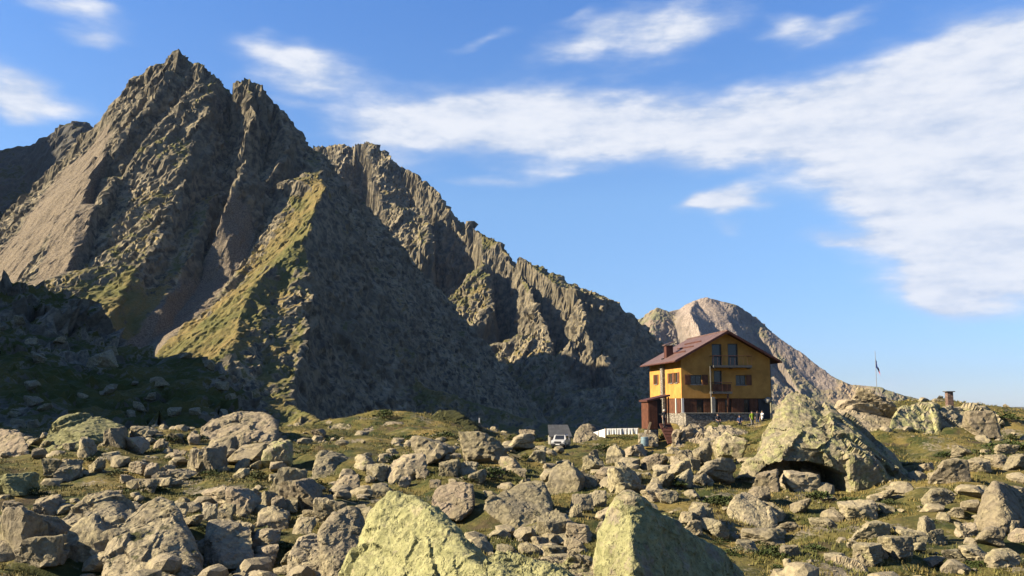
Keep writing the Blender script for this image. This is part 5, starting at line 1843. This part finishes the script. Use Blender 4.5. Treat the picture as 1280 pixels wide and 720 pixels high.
def shrub(px, py, w, label, group, rg):
    p = ground_hit(px, py)
    if p is None:
        return
    s = w * p.y / F_PX / 2.1
    root = empty('shrub', (p.x, p.y, p.z - .05), rg.uniform(0, 6.28))
    root.scale = (s * rg.uniform(.9, 1.3), s * rg.uniform(.8, 1.1), s * rg.uniform(.5, .75))
    tag(root, label, 'shrub', group)
    f, st = SHR[rg.randrange(len(SHR))]
    link('foliage', f, root); link('stem', st, root)
    if group:
        AUTO.append((root, px, py - w * .2, w, 'dark shrub'))


SHRUBS = [(222, 552, 44, "dark green mat shrub left of the broad brown slab"), (180, 616, 46, "dark shrub between the pale slanting slab and the slab boulder"),
          (65, 628, 40, "dark shrub above the pale slanting slab at the left"), (412, 552, 34, "dark shrub on the left flank of the grassy knoll"),
          (478, 522, 40, "low shrub on top of the grassy knoll"), (508, 580, 54, "broad dark shrub below the grassy knoll"), (612, 600, 56, "dark shrub above the flat-topped boulder"),
          (760, 594, 40, "dark shrub right of the pale squarish boulder"), (885, 628, 58, "dark shrub left of the grey cracked boulder"), (1035, 628, 60, "green shrub in the mouth of the hollow"),
          (1232, 572, 60, "broad green shrub right of the chimney outcrop"), (1262, 562, 54, "dark green shrub at the right edge below the skyline"),
          (1225, 522, 46, "dark shrub on the skyline right of the small chimney"), (1252, 524, 40, "dark shrub at the right end of the skyline"), (1180, 574, 44, "dark shrub below the chimney outcrop"),
          (1190, 692, 50, "low green shrub right of the flat-faced block in the meadow"), (968, 696, 54, "low green shrub right of the shaded foreground boulder"), (330, 672, 50, "bright green shrub right of the blocky boulder"),
          (205, 708, 44, "low shrub at the foot of the mossy-flanked boulder"), (355, 690, 40, "green shrub left of the cracked boulder"), (640, 690, 36, "low shrub in the grassy hollow behind the lichen boulders")]
rs = random.Random(21)
for (px, py, w, lb) in SHRUBS:
    shrub(px, py, w, lb, None, rs)
for k in range(84):
    px, py = rs.uniform(0, 1280), 548 + 168 * rs.random() ** 1.2
    if px < 480:
        lb, gr = "small dark shrub among the rubble on the left", "small shrubs in the left rubble"
    elif px < 900:
        lb, gr = "small dark shrub among the rubble in the middle", "small shrubs in the middle rubble"
    else:
        lb, gr = "small dark shrub in the meadow on the right", "small shrubs in the meadow"
    shrub(px, py, rs.uniform(16, 46), lb, gr, rs)


REFS = [(510, 670, "pointed lichen boulder"), (660, 705, "knobbly lichen boulder"), (850, 690, "shaded foreground boulder"), (1030, 560, "huge boulder"), (1140, 535, "pale lichen slab"),
        (1210, 535, "chimney outcrop"), (1255, 625, "triangular boulder"), (940, 638, "grey cracked boulder"), (645, 630, "flat-topped pale boulder"), (565, 625, "reddish boulder"),
        (90, 555, "long sloping slab"), (10, 565, "brown left-edge boulder"), (290, 538, "broad brown slab"), (195, 680, "mossy-flanked boulder"), (115, 640, "slanting slab"),
        (285, 675, "square-faced boulder"), (420, 590, "dark shaded boulder"), (560, 530, "mossy dome"), (386, 700, "cracked boulder"), (430, 690, "upright pale-edged boulder"), (735, 548, "rock knob by the car"),
        (860, 555, "rock mass below the house"), (910, 550, "rock ledge below the stone wall"), (1048, 712, "pinkish boulder"), (350, 615, "grey blocky boulder"), (605, 567, "broad pale boulder"),
        (708, 600, "pale squarish boulder"), (785, 604, "blue-grey boulder"), (893, 592, "grey boulder by the huge one"), (1079, 642, "low pale meadow boulder"), (1166, 666, "fin-shaped boulder"),
        (1126, 696, "flat-faced meadow boulder"), (1192, 594, "slab near the triangular boulder"), (14, 673, "tall left-edge boulder"), (105, 680, "triangular pale slab"), (768, 542, "washing line"),
        (700, 552, "white car"), (820, 530, "porch tower"), (599, 530, "cairn"), (470, 540, "half-buried knoll slab"), (345, 577, "triangular lichen boulder"), (802, 636, "grey boulder behind the shaded one"),
        (960, 675, "low flat boulder in the grass"), (507, 592, "brown rounded boulder"), (412, 648, "bright pale boulder"), (1235, 540, "dark broken block")]
buckets = {}
for (o, px, py, w, noun) in AUTO:
    d, rx, ry, nick = min((math.hypot(px - a, (py - b) * 1.4), a, b, n) for a, b, n in REFS)
    ddx, ddy = px - rx, (py - ry) * 1.4
    way = ("right of" if ddx > 0 else "left of") if abs(ddx) > abs(ddy) else ("below" if ddy > 0 else "above")
    buckets.setdefault((noun, nick, way), []).append((d, o, w))
ORD = ["nearest", "second nearest", "third nearest", "fourth nearest", "fifth nearest", "sixth nearest", "seventh nearest", "eighth nearest", "ninth nearest", "tenth nearest", "eleventh nearest", "twelfth nearest"]
for (noun, nick, way), lst in buckets.items():
    lst.sort(key=lambda t: t[0])
    for k, (d, o, w) in enumerate(lst):
        sz = "small" if w < 17 else ("mid-sized" if w < 28 else "large")
        look = sz + " " if noun == 'dark shrub' else sz + (" brownish " if o.get('tone', 0) > .4 else " grey ")
        if len(lst) == 1:
            o['label'] = f"{look}{noun} just {way} the {nick}"
        else:
            o['label'] = f"{look}{noun} {way} the {nick}, {ORD[min(k, 11)].replace(' nearest', '-nearest')} of {len(lst)}"


def make_grass():
    rg = np.random.default_rng(99)
    n = 110000
    Y = 13 + 100 * rg.random(n) ** 1.35
    X = rg.uniform(-.63, .63, n) * Y
    keep = (fbm(X / 5.0, Y / 5.0, octv=3, seed=91) + .5 * fbm(X / 1.3, Y / 1.3, octv=2, seed=92)) > -.12
    X, Y = X[keep], Y[keep]
    Z = ground_height(X, Y)
    n = len(X)
    size = (0.05 + .08 * rg.random(n)) * (1 + .008 * Y)
    Vs, Fs = [], []
    for b in range(4):
        a = rg.uniform(0, 6.28, n)
        lean = rg.uniform(.2, .8, n)
        w = size * .16
        bx, by = X + rg.normal(0, .08, n) * size * 5, Y + rg.normal(0, .08, n) * size * 5
        ca, sa = np.cos(a), np.sin(a)
        base = len(Vs) * 0
        v0 = np.stack([bx - sa * w, by + ca * w, Z - .02], 1)
        v1 = np.stack([bx + sa * w, by - ca * w, Z - .02], 1)
        v2 = np.stack([bx + ca * size * lean, by + sa * size * lean, Z + size * rg.uniform(.6, 1.1, n)], 1)
        Vs.append(np.stack([v0, v1, v2], 1).reshape(-1, 3))
    V = np.vstack(Vs)
    o = link('grass', mesh_from('grass', V, np.arange(len(V)).reshape(-1, 3), m_grass))
    tag(o, "short dry alpine grass growing between the boulders", 'grass', kind='stuff')


make_grass()

# ------------------------------------------------------------------ the air
mh = bpy.data.materials.new("haze")
mh.use_nodes = True
hn = NT(mh.node_tree)
hn.n.clear()
ho = hn.node('ShaderNodeOutputMaterial')
hv = hn.node('ShaderNodeVolumePrincipled')
hv.inputs['Color'].default_value = (0.40, 0.60, 1.0, 1)
hv.inputs['Density'].default_value = 0.000009
hv.inputs['Anisotropy'].default_value = 0.3
hn.l.new(hv.outputs[0], ho.inputs['Volume'])
hb = MB().box(-17000, 17000, -10000, 21000, -140, 1320)
hz_o = hb.build('haze', mh)
tag(hz_o, "thin bluish mountain haze over the whole valley", 'haze', kind='stuff')
